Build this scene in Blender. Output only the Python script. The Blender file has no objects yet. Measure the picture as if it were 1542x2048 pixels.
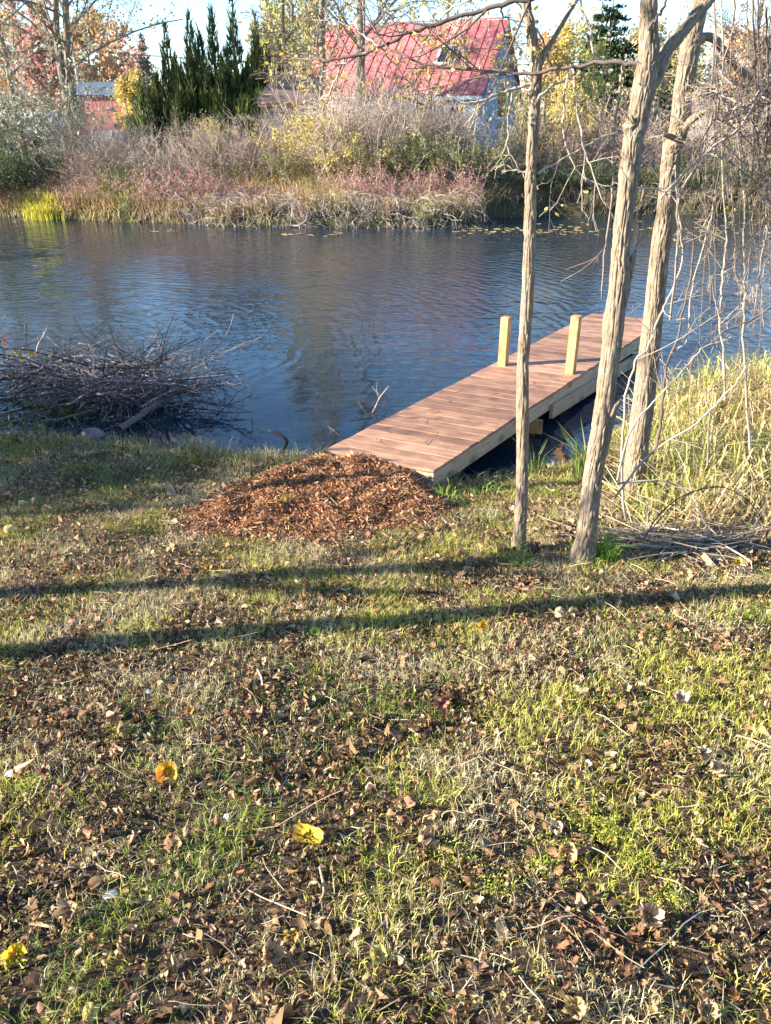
import bpy, bmesh, math, random
import numpy as np
from mathutils import Vector, Matrix

rng = np.random.default_rng(7)
random.seed(7)
SC = bpy.context.scene
COL = SC.collection
R = math.radians

# ------------------------------------------------------------------ camera, light, exposure
CZ = 2.75                                   # lens height above the water
PITCH, FPX = 27.0, 1547.0                   # degrees down, focal length in pixels of the 1542x2048 picture
cam = bpy.data.cameras.new('camera')
cam.sensor_fit = 'VERTICAL'
cam.sensor_height = 24.0
cam.sensor_width = 18.07
cam.lens = 24.0 * FPX / 2048.0
cam.clip_start, cam.clip_end = 0.05, 3000
cam.dof.use_dof = True
cam.dof.focus_distance = 3.6
cam.dof.aperture_fstop = 8.5
camo = bpy.data.objects.new('camera', cam)
camo.location = (0, 0, CZ)
camo.rotation_euler = (R(90 - PITCH), 0, 0)
COL.objects.link(camo)
SC.camera = camo

SUN_EL, SUN_AZ = 20.0, 11.0                 # elevation; light travels along (cos AZ, sin AZ)
sd = Vector((math.cos(R(SUN_AZ)) * math.cos(R(SUN_EL)), math.sin(R(SUN_AZ)) * math.cos(R(SUN_EL)), -math.sin(R(SUN_EL))))
W = bpy.data.worlds.new('World')
SC.world = W
W.use_nodes = True
nt = W.node_tree
nt.nodes.clear()
sky = nt.nodes.new('ShaderNodeTexSky')
sky.sky_type = 'NISHITA'
sky.sun_disc = False
sky.sun_elevation = R(SUN_EL)
sky.sun_rotation = math.atan2(-sd.x, -sd.y)
sky.air_density, sky.dust_density, sky.ozone_density = 1.0, 0.15, 4.0
bg = nt.nodes.new('ShaderNodeBackground')
bg.inputs['Strength'].default_value = 0.10
wo = nt.nodes.new('ShaderNodeOutputWorld')
nt.links.new(sky.outputs[0], bg.inputs[0])
nt.links.new(bg.outputs[0], wo.inputs[0])
sl = bpy.data.lights.new('sun', 'SUN')
sl.energy = 5.0
sl.angle = R(0.53)
sl.color = (1.0, 0.90, 0.76)
so = bpy.data.objects.new('sun', sl)
so.rotation_euler = sd.to_track_quat('-Z', 'Y').to_euler()
COL.objects.link(so)
SC.view_settings.view_transform = 'Standard'
SC.view_settings.look = 'None'
SC.view_settings.exposure = 2.05
SC.view_settings.gamma = 1.0
SC.view_settings.use_curve_mapping = False
SC.render.engine = 'CYCLES'
SC.cycles.max_bounces = 7
SC.cycles.diffuse_bounces = 3
SC.cycles.glossy_bounces = 3
SC.cycles.use_denoising = True

# ------------------------------------------------------------------ helpers
CP, SP = math.cos(R(PITCH)), math.sin(R(PITCH))


def at(px, py, Y):
    """The point at forward distance Y that stands at this place of the picture."""
    u, v = (px - 771) / FPX, (1024 - py) / FPX
    d = np.array([u, CP + v * SP, -SP + v * CP])
    return d * (Y / d[1]) + np.array([0, 0, CZ])


def path(pts, Y):
    if np.isscalar(Y):
        Y = [Y] * len(pts)
    else:
        Y = np.interp(np.linspace(0, 1, len(pts)), np.linspace(0, 1, len(Y)), Y)
    return np.array([at(p[0], p[1], y) for p, y in zip(pts, Y)])


def _hash(i, j, k, s):
    h = (i * 374761393 + j * 668265263 + k * 2147483647 % 1013904223 + s * 69069) & 0xFFFFFFFF
    h = ((h ^ (h >> 13)) * 1274126177) & 0xFFFFFFFF
    h = ((h ^ (h >> 16)) * 2246822519) & 0xFFFFFFFF
    return ((h ^ (h >> 15)) & 0xFFFFFF) / float(0xFFFFFF)


def vnoise(P, seed=0):
    P = np.asarray(P, float)
    if P.shape[-1] == 2:
        P = np.concatenate([P, np.zeros(P.shape[:-1] + (1,))], -1)
    I = np.floor(P).astype(np.int64)
    f = P - I
    f = f * f * (3 - 2 * f)
    out = 0
    for a in (0, 1):
        for b in (0, 1):
            for c in (0, 1):
                w = (f[..., 0] if a else 1 - f[..., 0]) * (f[..., 1] if b else 1 - f[..., 1]) * (f[..., 2] if c else 1 - f[..., 2])
                out = out + w * _hash(I[..., 0] + a + 5000, I[..., 1] + b + 5000, (I[..., 2] + c + 5000) * 7, seed)
    return out


def fbm(P, seed=0, oct=3):
    P = np.asarray(P, float)
    o, a, t = 0, 1.0, 0
    for k in range(oct):
        o = o + a * vnoise(P * 2 ** k, seed + k)
        t += a
        a *= .5
    return o / t


def sstep(x, a, b):
    t = np.clip((x - a) / (b - a), 0, 1)
    return t * t * (3 - 2 * t)


def unit(v):
    return v / np.maximum(np.linalg.norm(v, axis=-1, keepdims=True), 1e-9)


class MB:
    """Collects faces of one mesh object."""

    def __init__(s):
        s.V, s.Q, s.T, s.C, s.n = [], [], [], [], 0

    def add(s, V, Q=None, T=None, C=None):
        V = np.asarray(V, float).reshape(-1, 3)
        if Q is not None and len(Q):
            s.Q.append(np.asarray(Q, np.int64).reshape(-1, 4) + s.n)
        if T is not None and len(T):
            s.T.append(np.asarray(T, np.int64).reshape(-1, 3) + s.n)
        if C is None:
            C = (.5, .5, .5)
        C = np.broadcast_to(np.asarray(C, float), V.shape)
        s.V.append(V)
        s.C.append(C)
        s.n += len(V)
        return s

    def mesh(s, name, mat, loc=(0, 0, 0), smooth=False):
        V = np.concatenate(s.V) - np.asarray(loc, float)
        C = np.concatenate(s.C)
        Q = np.concatenate(s.Q) if s.Q else np.zeros((0, 4), np.int64)
        T = np.concatenate(s.T) if s.T else np.zeros((0, 3), np.int64)
        me = bpy.data.meshes.new(name)
        me.vertices.add(len(V))
        me.vertices.foreach_set('co', V.astype(np.float32).ravel())
        nl = len(Q) * 4 + len(T) * 3
        me.loops.add(nl)
        me.loops.foreach_set('vertex_index', np.concatenate([Q.ravel(), T.ravel()]).astype(np.int32))
        me.polygons.add(len(Q) + len(T))
        st = np.concatenate([np.arange(len(Q)) * 4, len(Q) * 4 + np.arange(len(T)) * 3]).astype(np.int32)
        me.polygons.foreach_set('loop_start', st)
        me.polygons.foreach_set('use_smooth', np.full(len(st), bool(smooth)))
        a = me.attributes.new('col', 'FLOAT_COLOR', 'POINT')
        a.data.foreach_set('color', np.concatenate([C, np.ones((len(C), 1))], 1).astype(np.float32).ravel())
        me.update(calc_edges=True)
        me.materials.append(mat)
        return me

    def obj(s, name, mat, parent=None, loc=None, smooth=False):
        if loc is None:
            loc = tuple(parent['base']) if parent is not None and 'base' in parent else (0, 0, 0)
        me = s.mesh(name, mat, loc, smooth)
        o = bpy.data.objects.new(name, me)
        COL.objects.link(o)
        if parent is not None:
            o.parent = parent
        else:
            o.location = loc
        return o


def tag(o, label=None, cat=None, group=None, kind=None):
    if label:
        o['label'] = label
    if cat:
        o['category'] = cat
    if group:
        o['group'] = group
    if kind:
        o['kind'] = kind
    return o


def thing(name, label, cat, loc=(0, 0, 0), group=None):
    o = bpy.data.objects.new(name, None)
    o.empty_display_size = .1
    o.location = tuple(float(c) for c in loc)
    o['base'] = tuple(float(c) for c in loc)      # parts are built in world space and shifted by this
    COL.objects.link(o)
    return tag(o, label, cat, group)


def copy_tree(o, parent=None):
    c = o.copy()
    COL.objects.link(c)
    if parent is not None:
        c.parent = parent
    for ch in list(o.children):
        copy_tree(ch, c)
    return c


def tubes(mb, P, Rr, sides=4, C=(.4, .3, .25), cap=False):
    """N polylines of k points with radii -> tubes."""
    P = np.asarray(P, float)
    if P.ndim == 2:
        P = P[None]
    Rr = np.broadcast_to(np.asarray(Rr, float), P.shape[:2])
    N, k = P.shape[:2]
    T = np.empty_like(P)
    T[:, 1:-1] = P[:, 2:] - P[:, :-2]
    T[:, 0] = P[:, 1] - P[:, 0]
    T[:, -1] = P[:, -1] - P[:, -2]
    T = unit(T)
    m = unit(T.mean(1))
    ref = np.where(np.abs(m[:, 2:3]) > .8, np.array([[1., .13, 0]]), np.array([[.1, .2, 1.]]))
    U = unit(np.cross(T, ref[:, None, :]))
    B = np.cross(T, U)
    a = np.arange(sides) / sides * 2 * np.pi
    ring = P[:, :, None, :] + Rr[:, :, None, None] * (U[:, :, None, :] * np.cos(a)[None, None, :, None] + B[:, :, None, :] * np.sin(a)[None, None, :, None])
    idx = np.arange(N * k * sides).reshape(N, k, sides)
    A0, A1 = idx[:, :-1], idx[:, 1:]
    Q = np.stack([A0, np.roll(A0, -1, 2), np.roll(A1, -1, 2), A1], -1).reshape(-1, 4)
    C = np.asarray(C, float)
    if C.ndim == 2:
        C = np.repeat(C, k * sides, 0)
    Tt = None
    if cap:
        e = idx[:, -1]
        Tt = np.concatenate([np.stack([e[:, 0], e[:, j], e[:, j + 1]], -1) for j in range(1, sides - 1)])
    mb.add(ring.reshape(-1, 3), Q, Tt, C)


def spline(P, n):
    """Catmull-Rom through P, n points."""
    P = np.asarray(P, float)
    if len(P) < 3:
        t = np.linspace(0, 1, n)[:, None]
        return P[0] * (1 - t) + P[-1] * t
    Q = np.concatenate([[2 * P[0] - P[1]], P, [2 * P[-1] - P[-2]]])
    t = np.linspace(0, len(P) - 1 - 1e-6, n)
    i = t.astype(int)
    f = (t - i)[:, None]
    a, b, c, d = Q[i], Q[i + 1], Q[i + 2], Q[i + 3]
    return .5 * ((2 * b) + (-a + c) * f + (2 * a - 5 * b + 4 * c - d) * f ** 2 + (-a + 3 * b - 3 * c + d) * f ** 3)


def lines(start, direction, length, k, wig=.1, trop=(0, 0, 0)):
    """N wobbling polylines."""
    start = np.asarray(start, float)
    N = len(start)
    d = unit(np.asarray(direction, float))
    length = np.broadcast_to(np.asarray(length, float), (N,))
    P = np.empty((N, k, 3))
    P[:, 0] = start
    step = length / (k - 1)
    for i in range(1, k):
        d = unit(d + rng.normal(0, wig, (N, 3)) + np.asarray(trop))
        P[:, i] = P[:, i - 1] + d * step[:, None]
    return P


def grow(P, Rr, n, lf=(.3, .6), ang=.8, k=4, wig=.12, trop=(0, 0, .08), t0=.25, rf=.55, rmin=.001):
    """n children on each polyline."""
    N, kk = P.shape[:2]
    t = rng.uniform(t0, .98, (N, n))
    x = t * (kk - 1)
    i = np.minimum(x.astype(int), kk - 2)
    f = (x - i)[..., None]
    ar = np.arange(N)[:, None]
    S = P[ar, i] * (1 - f) + P[ar, i + 1] * f
    T = unit(P[ar, i + 1] - P[ar, i])
    L = np.linalg.norm(np.diff(P, axis=1), axis=2).sum(1)[:, None] * rng.uniform(lf[0], lf[1], (N, n)) * (1.15 - .6 * t)
    rnd = unit(rng.normal(0, 1, (N, n, 3)))
    side = unit(np.cross(T, rnd))
    an = rng.normal(ang, .22, (N, n))[..., None]
    D = T * np.cos(an) + side * np.sin(an)
    r0 = (Rr[ar, i] * (1 - f[..., 0]) + Rr[ar, i + 1] * f[..., 0]) * rf
    C = lines(S.reshape(-1, 3), D.reshape(-1, 3), L.ravel(), k, wig, trop)
    Rc = np.maximum(r0.reshape(-1, 1) * np.linspace(1, .35, k)[None], rmin)
    return C, Rc


def blades(mb, B, h, w, C, lean=.35, curl=.5, az=None, tipc=None):
    """Grass blades: 5 points, 3 triangles each."""
    N = len(B)
    h = np.broadcast_to(h, (N,))
    w = np.broadcast_to(w, (N,))
    fa = rng.uniform(0, 2 * np.pi, N)
    la = rng.uniform(0, 2 * np.pi, N) if az is None else az
    le = np.abs(rng.normal(lean, lean * .5, N))
    S = np.stack([np.cos(fa), np.sin(fa), np.zeros(N)], 1) * (w / 2)[:, None]
    Lv = np.stack([np.cos(la), np.sin(la), np.zeros(N)], 1)
    up = np.array([0, 0, 1.])
    M = B + (Lv * (le * .45)[:, None] + up * np.sqrt(np.clip(1 - (le * .45) ** 2, .1, 1))[:, None]) * (h * .55)[:, None]
    d2 = Lv * np.clip(le + curl, 0, 1.5)[:, None] + up * np.clip(.9 - .7 * le - .4 * curl, -.3, 1)[:, None]
    E = M + unit(d2) * (h * .5)[:, None]
    V = np.stack([B - S, B + S, M + S * .75, M - S * .75, E], 1).reshape(-1, 3)
    o = np.arange(N)[:, None] * 5
    Cc = np.repeat(np.broadcast_to(C, (N, 3)), 5, 0)
    if tipc is not None:
        Cc = Cc.reshape(N, 5, 3).copy()
        Cc[:, 4] = tipc
        Cc = Cc.reshape(-1, 3)
    mb.add(V, o + np.array([[0, 1, 2, 3]]), o + np.array([[3, 2, 4]]), Cc)


def spikes(mb, B, h, w, C, lean=.5):
    """Far grass: one triangle a blade."""
    N = len(B)
    fa, la = rng.uniform(0, 2 * np.pi, N), rng.uniform(0, 2 * np.pi, N)
    le = np.abs(rng.normal(lean, lean * .5, N))
    S = np.stack([np.cos(fa), np.sin(fa), np.zeros(N)], 1) * (np.broadcast_to(w, (N,)) * .45)[:, None]
    D = np.stack([np.cos(la) * le, np.sin(la) * le, np.ones(N)], 1)
    E = B + unit(D) * np.broadcast_to(h, (N,))[:, None]
    mb.add(np.stack([B - S, B + S, E], 1).reshape(-1, 3), None, np.arange(N * 3).reshape(N, 3), np.repeat(np.broadcast_to(C, (N, 3)), 3, 0))


def leaves(mb, P, size, C, nrm=None, fold=.5, aspect=.6, flat=0., fine=False):
    """Folded leaf: two triangles about a midrib."""
    N = len(P)
    size = np.broadcast_to(size, (N,))[:, None]
    a = unit(rng.normal(0, 1, (N, 3)) * np.array([1, 1, 1 - flat]))
    n = rng.normal(0, 1, (N, 3))
    n[:, 2] += 3 * flat
    b = unit(np.cross(a, unit(n)))
    c = np.cross(a, b)
    fo = rng.uniform(-fold, fold, (N, 1))
    wv = aspect * .5
    if fine:
        pts = [P]
        for sg in (1, -1):
            for f, wf in ((.22, .8), (.55, 1.0), (.82, .45)):
                pts.append(P + a * size * f + (sg * b * np.cos(fo) + c * np.sin(fo)) * size * wv * wf + c * size * .08 * np.sin(f * 6 + fo * 9))
        pts.append(P + a * size)
        V = np.stack(pts, 1).reshape(-1, 3)
        o = np.arange(N)[:, None] * 8
        F = [[0, 1, 7], [1, 2, 7], [2, 3, 7], [0, 7, 4], [4, 7, 5], [5, 7, 6]]
        mb.add(V, None, np.concatenate([o + np.array([f]) for f in F]), np.repeat(np.broadcast_to(C, (N, 3)), 8, 0))
        return
    L = P + a * size * .42 + (b * np.cos(fo) + c * np.sin(fo)) * size * wv
    Rt = P + a * size * .42 + (-b * np.cos(fo) + c * np.sin(fo)) * size * wv
    V = np.stack([P, L, P + a * size, Rt], 1).reshape(-1, 3)
    o = np.arange(N)[:, None] * 4
    mb.add(V, None, np.concatenate([o + np.array([[0, 2, 1]]), o + np.array([[0, 3, 2]])]), np.repeat(np.broadcast_to(C, (N, 3)), 4, 0))


def curls(mb, P, size, C, aspect=.6, z=.5, cheap=False):
    """Curled dead leaf scraps: a strip of 3 quads rolled about its length."""
    N = len(P)
    size = np.broadcast_to(size, (N,))
    a = unit(rng.normal(0, 1, (N, 3)) * np.array([1, 1, z]))
    b = unit(np.cross(a, rng.normal(0, 1, (N, 3)) * np.array([.5, .5, 0]) + np.array([0, 0, 1.])))
    c = np.cross(a, b)
    c *= np.sign(c[:, 2:3] + 1e-6)
    k = rng.uniform(.5, 2.8, N) * rng.choice([-1, 1], N, p=[.25, .75])
    W = size * aspect * rng.uniform(.6, 1.2, N)
    s = np.array([-1, -.33, .33, 1.])
    th = k[:, None] * s[None]
    xs = np.sin(th) / k[:, None] * W[:, None] / 2
    zs = (1 - np.cos(th)) / k[:, None] * W[:, None] / 2
    tw = rng.normal(0, .25, (N, 1))
    rows = []
    for q, sgn, nar in ((0, -.5, .55), (1, .5, .35)):
        nn = nar + rng.uniform(0, .6, (N, 1))
        rows.append(P[:, None, :] + a[:, None, :] * (sgn * size * rng.uniform(.7, 1.1, N))[:, None, None] * (1 - .25 * (s ** 2))[None, :, None]
                    + b[:, None, :] * (xs * nn)[..., None] + c[:, None, :] * (zs * nn + sgn * tw * size[:, None])[..., None])
    mid = P[:, None, :] + b[:, None, :] * xs[..., None] + c[:, None, :] * zs[..., None]
    if cheap:
        V = np.stack([rows[0], rows[1]], 1)
        V = (V + rng.normal(0, .13, V.shape) * size[:, None, None, None]).reshape(-1, 3)
        o = np.arange(N)[:, None] * 8
        mb.add(V, np.concatenate([o + np.array([[j, j + 1, j + 5, j + 4]]) for j in (0, 1, 2)]), None, np.repeat(np.broadcast_to(C, (N, 3)), 8, 0))
        return
    V = np.stack([rows[0], mid, rows[1]], 1)
    V = (V + rng.normal(0, .13, V.shape) * size[:, None, None, None]).reshape(-1, 3)
    o = np.arange(N)[:, None] * 12
    Q = [o + np.array([[r * 4 + j, r * 4 + j + 1, r * 4 + j + 5, r * 4 + j + 4]]) for r in (0, 1) for j in (0, 1, 2)]
    mb.add(V, np.concatenate(Q), None, np.repeat(np.broadcast_to(C, (N, 3)), 12, 0))


def crumples(mb, P, size, C, m=13):
    """Dead leaves with a lobed outline, bent and crumpled."""
    N = len(P)
    a = np.arange(m) / m * 2 * np.pi
    ph = rng.uniform(0, 6.28, (N, 1))
    lob = rng.choice([2.5, 1.5, 1.0], N)[:, None]
    out = .55 + .40 * np.abs(np.cos((a[None] + ph) * lob)) ** 1.3 + rng.normal(0, .06, (N, m))
    asp = rng.uniform(.5, .95, (N, 1))
    X, Y2_, = [np.zeros((N, 1))], [np.zeros((N, 1))]
    for f in (.5, 1.0):
        X.append(np.cos(a)[None] * out * f)
        Y2_.append(np.sin(a)[None] * out * f * asp)
    X, Y2_ = np.concatenate(X, 1), np.concatenate(Y2_, 1)
    k1, k2 = rng.normal(0, .9, (N, 1)), rng.uniform(.4, 2.2, (N, 1)) * rng.choice([-1, 1], (N, 1), p=[.3, .7])
    Z = np.sin(k1 * X) * X * .5 + (1 - np.cos(k2 * Y2_ / .8)) * .6 * np.sign(k2) + rng.normal(0, .075, X.shape)
    Y2_ = np.sin(k2 * Y2_ / .8) / k2 * .8
    L = np.stack([X, Y2_, Z], -1) * size[:, None, None] * .6
    t1, t2, t3 = rng.uniform(0, 6.28, N), rng.normal(0, .55, N), rng.normal(0, .55, N)
    c, s_ = np.cos(t2)[:, None], np.sin(t2)[:, None]
    L = np.stack([L[..., 0], L[..., 1] * c - L[..., 2] * s_, L[..., 1] * s_ + L[..., 2] * c], -1)
    c, s_ = np.cos(t3)[:, None], np.sin(t3)[:, None]
    L = np.stack([L[..., 0] * c + L[..., 2] * s_, L[..., 1], -L[..., 0] * s_ + L[..., 2] * c], -1)
    c, s_ = np.cos(t1)[:, None], np.sin(t1)[:, None]
    L = np.stack([L[..., 0] * c - L[..., 1] * s_, L[..., 0] * s_ + L[..., 1] * c, L[..., 2]], -1)
    L[..., 2] -= L[..., 2].min(1, keepdims=True) * .8
    V = (L + P[:, None, :]).reshape(-1, 3)
    o = np.arange(N)[:, None] * (2 * m + 1)
    T = np.concatenate([o + np.array([[0, 1 + j, 1 + (j + 1) % m]]) for j in range(m)])
    Q = np.concatenate([o + np.array([[1 + j, 1 + m + j, 1 + m + (j + 1) % m, 1 + (j + 1) % m]]) for j in range(m)])
    Cc = np.repeat(np.broadcast_to(C, (N, 3)), 2 * m + 1, 0).reshape(N, -1, 3) * rng.uniform(.82, 1.15, (N, 2 * m + 1, 1))
    mb.add(V, Q, T, Cc.reshape(-1, 3))


def box_mesh(name, sx, sy, sz, mat, bev=.004, seg=2, org=(0, 0, 0)):
    bm = bmesh.new()
    bmesh.ops.create_cube(bm, size=1)
    for v in bm.verts:
        v.co = Vector((v.co.x * sx + org[0], v.co.y * sy + org[1], v.co.z * sz + org[2]))
    if bev:
        bmesh.ops.bevel(bm, geom=bm.edges[:], offset=bev, segments=seg, affect='EDGES', profile=.6)
    me = bpy.data.meshes.new(name)
    bm.to_mesh(me)
    bm.free()
    me.materials.append(mat)
    return me


def put(name, me, parent=None, loc=(0, 0, 0), rot=(0, 0, 0)):
    o = bpy.data.objects.new(name, me)
    o.location = tuple(float(c) for c in loc)
    o.rotation_euler = rot
    COL.objects.link(o)
    o.parent = parent
    return o


def boxmb(mb, c, s, rz=0, C=(.5, .5, .5)):
    c = np.asarray(c, float)
    h = np.asarray(s, float) / 2
    q = np.array([[-1, -1, -1], [1, -1, -1], [1, 1, -1], [-1, 1, -1], [-1, -1, 1], [1, -1, 1], [1, 1, 1], [-1, 1, 1]]) * h
    ca, sa = math.cos(rz), math.sin(rz)
    q = np.stack([q[:, 0] * ca - q[:, 1] * sa, q[:, 0] * sa + q[:, 1] * ca, q[:, 2]], 1) + c
    mb.add(q, [[0, 3, 2, 1], [4, 5, 6, 7], [0, 1, 5, 4], [1, 2, 6, 5], [2, 3, 7, 6], [3, 0, 4, 7]], None, C)


def pick(cols, N, jit=.15):
    cols = np.asarray(cols, float)
    c = cols[rng.integers(0, len(cols), N)]
    return np.clip(c * rng.uniform(1 - jit, 1 + jit, (N, 1)) * rng.uniform(1 - jit / 3, 1 + jit / 3, (N, 3)), 0, 1)


# ------------------------------------------------------------------ materials
def mat(name):
    m = bpy.data.materials.new(name)
    m.use_nodes = True
    t = m.node_tree
    t.nodes.clear()
    return m, t, t.nodes.new('ShaderNodeOutputMaterial')


def nd(t, typ, **kw):
    n = t.nodes.new(typ)
    for k, v in kw.items():
        if k in n.inputs:
            n.inputs[k].default_value = v
        else:
            setattr(n, k, v)
    return n


def leaf_mat(name, trans=.35, gloss=.06):
    m, t, out = mat(name)
    a = nd(t, 'ShaderNodeAttribute', attribute_name='col')
    d = nd(t, 'ShaderNodeBsdfPrincipled', Roughness=.55)
    d.inputs['Specular IOR Level'].default_value = gloss * 5
    tr = nd(t, 'ShaderNodeBsdfTranslucent')
    mx = nd(t, 'ShaderNodeMixShader')
    mx.inputs[0].default_value = trans
    t.links.new(a.outputs[0], d.inputs['Base Color'])
    t.links.new(a.outputs[0], tr.inputs[0])
    t.links.new(d.outputs[0], mx.inputs[1])
    t.links.new(tr.outputs[0], mx.inputs[2])
    t.links.new(mx.outputs[0], out.inputs[0])
    return m


def attr_mat(name, rough=.85, nscale=30, namp=.35, bump=0., stretch=(1, 1, 1), spec=.2):
    """The vertex colour broken up by noise of its own."""
    m, t, out = mat(name)
    a = nd(t, 'ShaderNodeAttribute', attribute_name='col')
    tc = nd(t, 'ShaderNodeTexCoord')
    mp = nd(t, 'ShaderNodeMapping')
    mp.inputs['Scale'].default_value = stretch
    n = nd(t, 'ShaderNodeTexNoise', Scale=nscale, Detail=5.0, Roughness=.65)
    mr = nd(t, 'ShaderNodeMapRange')
    mr.inputs['To Min'].default_value = 1 - namp
    mr.inputs['To Max'].default_value = 1 + namp
    mr.inputs['From Min'].default_value = .25
    mr.inputs['From Max'].default_value = .75
    mul = nd(t, 'ShaderNodeVectorMath', operation='SCALE')
    p = nd(t, 'ShaderNodeBsdfPrincipled', Roughness=rough)
    p.inputs['Specular IOR Level'].default_value = spec
    t.links.new(tc.outputs['Object'], mp.inputs[0])
    t.links.new(mp.outputs[0], n.inputs['Vector'])
    t.links.new(n.outputs[0], mr.inputs[0])
    t.links.new(a.outputs[0], mul.inputs[0])
    t.links.new(mr.outputs[0], mul.inputs['Scale'])
    t.links.new(mul.outputs[0], p.inputs['Base Color'])
    if bump:
        b = nd(t, 'ShaderNodeBump', Strength=.8, Distance=bump)
        t.links.new(n.outputs[0], b.inputs['Height'])
        t.links.new(b.outputs[0], p.inputs['Normal'])
    t.links.new(p.outputs[0], out.inputs[0])
    return m


def wood_mat(name, c1, c2, rough=.6, stretch=(1.5, 22, 22), knots=False, vary=.2, spec=.3):
    m, t, out = mat(name)
    tc = nd(t, 'ShaderNodeTexCoord')
    oi = nd(t, 'ShaderNodeObjectInfo')
    off = nd(t, 'ShaderNodeVectorMath', operation='SCALE')
    comb = nd(t, 'ShaderNodeCombineXYZ')
    for i in range(3):
        t.links.new(oi.outputs['Random'], comb.inputs[i])
    t.links.new(comb.outputs[0], off.inputs[0])
    off.inputs['Scale'].default_value = 37.0
    ad = nd(t, 'ShaderNodeVectorMath', operation='ADD')
    mp = nd(t, 'ShaderNodeMapping')
    mp.inputs['Scale'].default_value = stretch
    n = nd(t, 'ShaderNodeTexNoise', Scale=3.0, Detail=6.0, Roughness=.65, Distortion=.6)
    n2 = nd(t, 'ShaderNodeTexNoise', Scale=5.0, Detail=3.0)
    t.links.new(tc.outputs['Object'], mp.inputs[0])
    t.links.new(mp.outputs[0], ad.inputs[0])
    t.links.new(off.outputs[0], ad.inputs[1])
    t.links.new(ad.outputs[0], n.inputs['Vector'])
    ad2 = nd(t, 'ShaderNodeVectorMath', operation='ADD')
    t.links.new(tc.outputs['Object'], ad2.inputs[0])
    t.links.new(off.outputs[0], ad2.inputs[1])
    t.links.new(ad2.outputs[0], n2.inputs['Vector'])
    r = nd(t, 'ShaderNodeValToRGB')
    r.color_ramp.elements[0].position = .3
    r.color_ramp.elements[1].position = .7
    r.color_ramp.elements[0].color = (*c1, 1)
    r.color_ramp.elements[1].color = (*c2, 1)
    t.links.new(n.outputs[0], r.inputs[0])
    mr = nd(t, 'ShaderNodeMapRange')
    mr.inputs['From Min'].default_value = .3
    mr.inputs['From Max'].default_value = .7
    mr.inputs['To Min'].default_value = 1 - vary
    mr.inputs['To Max'].default_value = 1 + vary
    t.links.new(n2.outputs[0], mr.inputs[0])
    mr2 = nd(t, 'ShaderNodeMapRange')
    mr2.inputs['To Min'].default_value = 1 - vary
    mr2.inputs['To Max'].default_value = 1 + vary
    t.links.new(oi.outputs['Random'], mr2.inputs[0])
    mm = nd(t, 'ShaderNodeMath', operation='MULTIPLY')
    t.links.new(mr.outputs[0], mm.inputs[0])
    t.links.new(mr2.outputs[0], mm.inputs[1])
    mul = nd(t, 'ShaderNodeVectorMath', operation='SCALE')
    t.links.new(r.outputs[0], mul.inputs[0])
    t.links.new(mm.outputs[0], mul.inputs['Scale'])
    last = mul
    if knots:
        v = nd(t, 'ShaderNodeTexVoronoi', Scale=7.5)
        mk = nd(t, 'ShaderNodeMapping')
        mk.inputs['Scale'].default_value = knots
        t.links.new(ad2.outputs[0], mk.inputs[0])
        t.links.new(mk.outputs[0], v.inputs['Vector'])
        kr = nd(t, 'ShaderNodeMapRange')
        kr.inputs['From Min'].default_value = .05
        kr.inputs['From Max'].default_value = .36
        kr.inputs['To Min'].default_value = .4
        kr.inputs['To Max'].default_value = 1
        t.links.new(v.outputs['Distance'], kr.inputs[0])
        mul2 = nd(t, 'ShaderNodeVectorMath', operation='SCALE')
        t.links.new(mul.outputs[0], mul2.inputs[0])
        t.links.new(kr.outputs[0], mul2.inputs['Scale'])
        last = mul2
    p = nd(t, 'ShaderNodeBsdfPrincipled', Roughness=rough)
    p.inputs['Specular IOR Level'].default_value = spec
    t.links.new(last.outputs[0], p.inputs['Base Color'])
    b = nd(t, 'ShaderNodeBump', Strength=.5, Distance=.002)
    t.links.new(n.outputs[0], b.inputs['Height'])
    t.links.new(b.outputs[0], p.inputs['Normal'])
    t.links.new(p.outputs[0], out.inputs[0])
    return m


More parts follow.
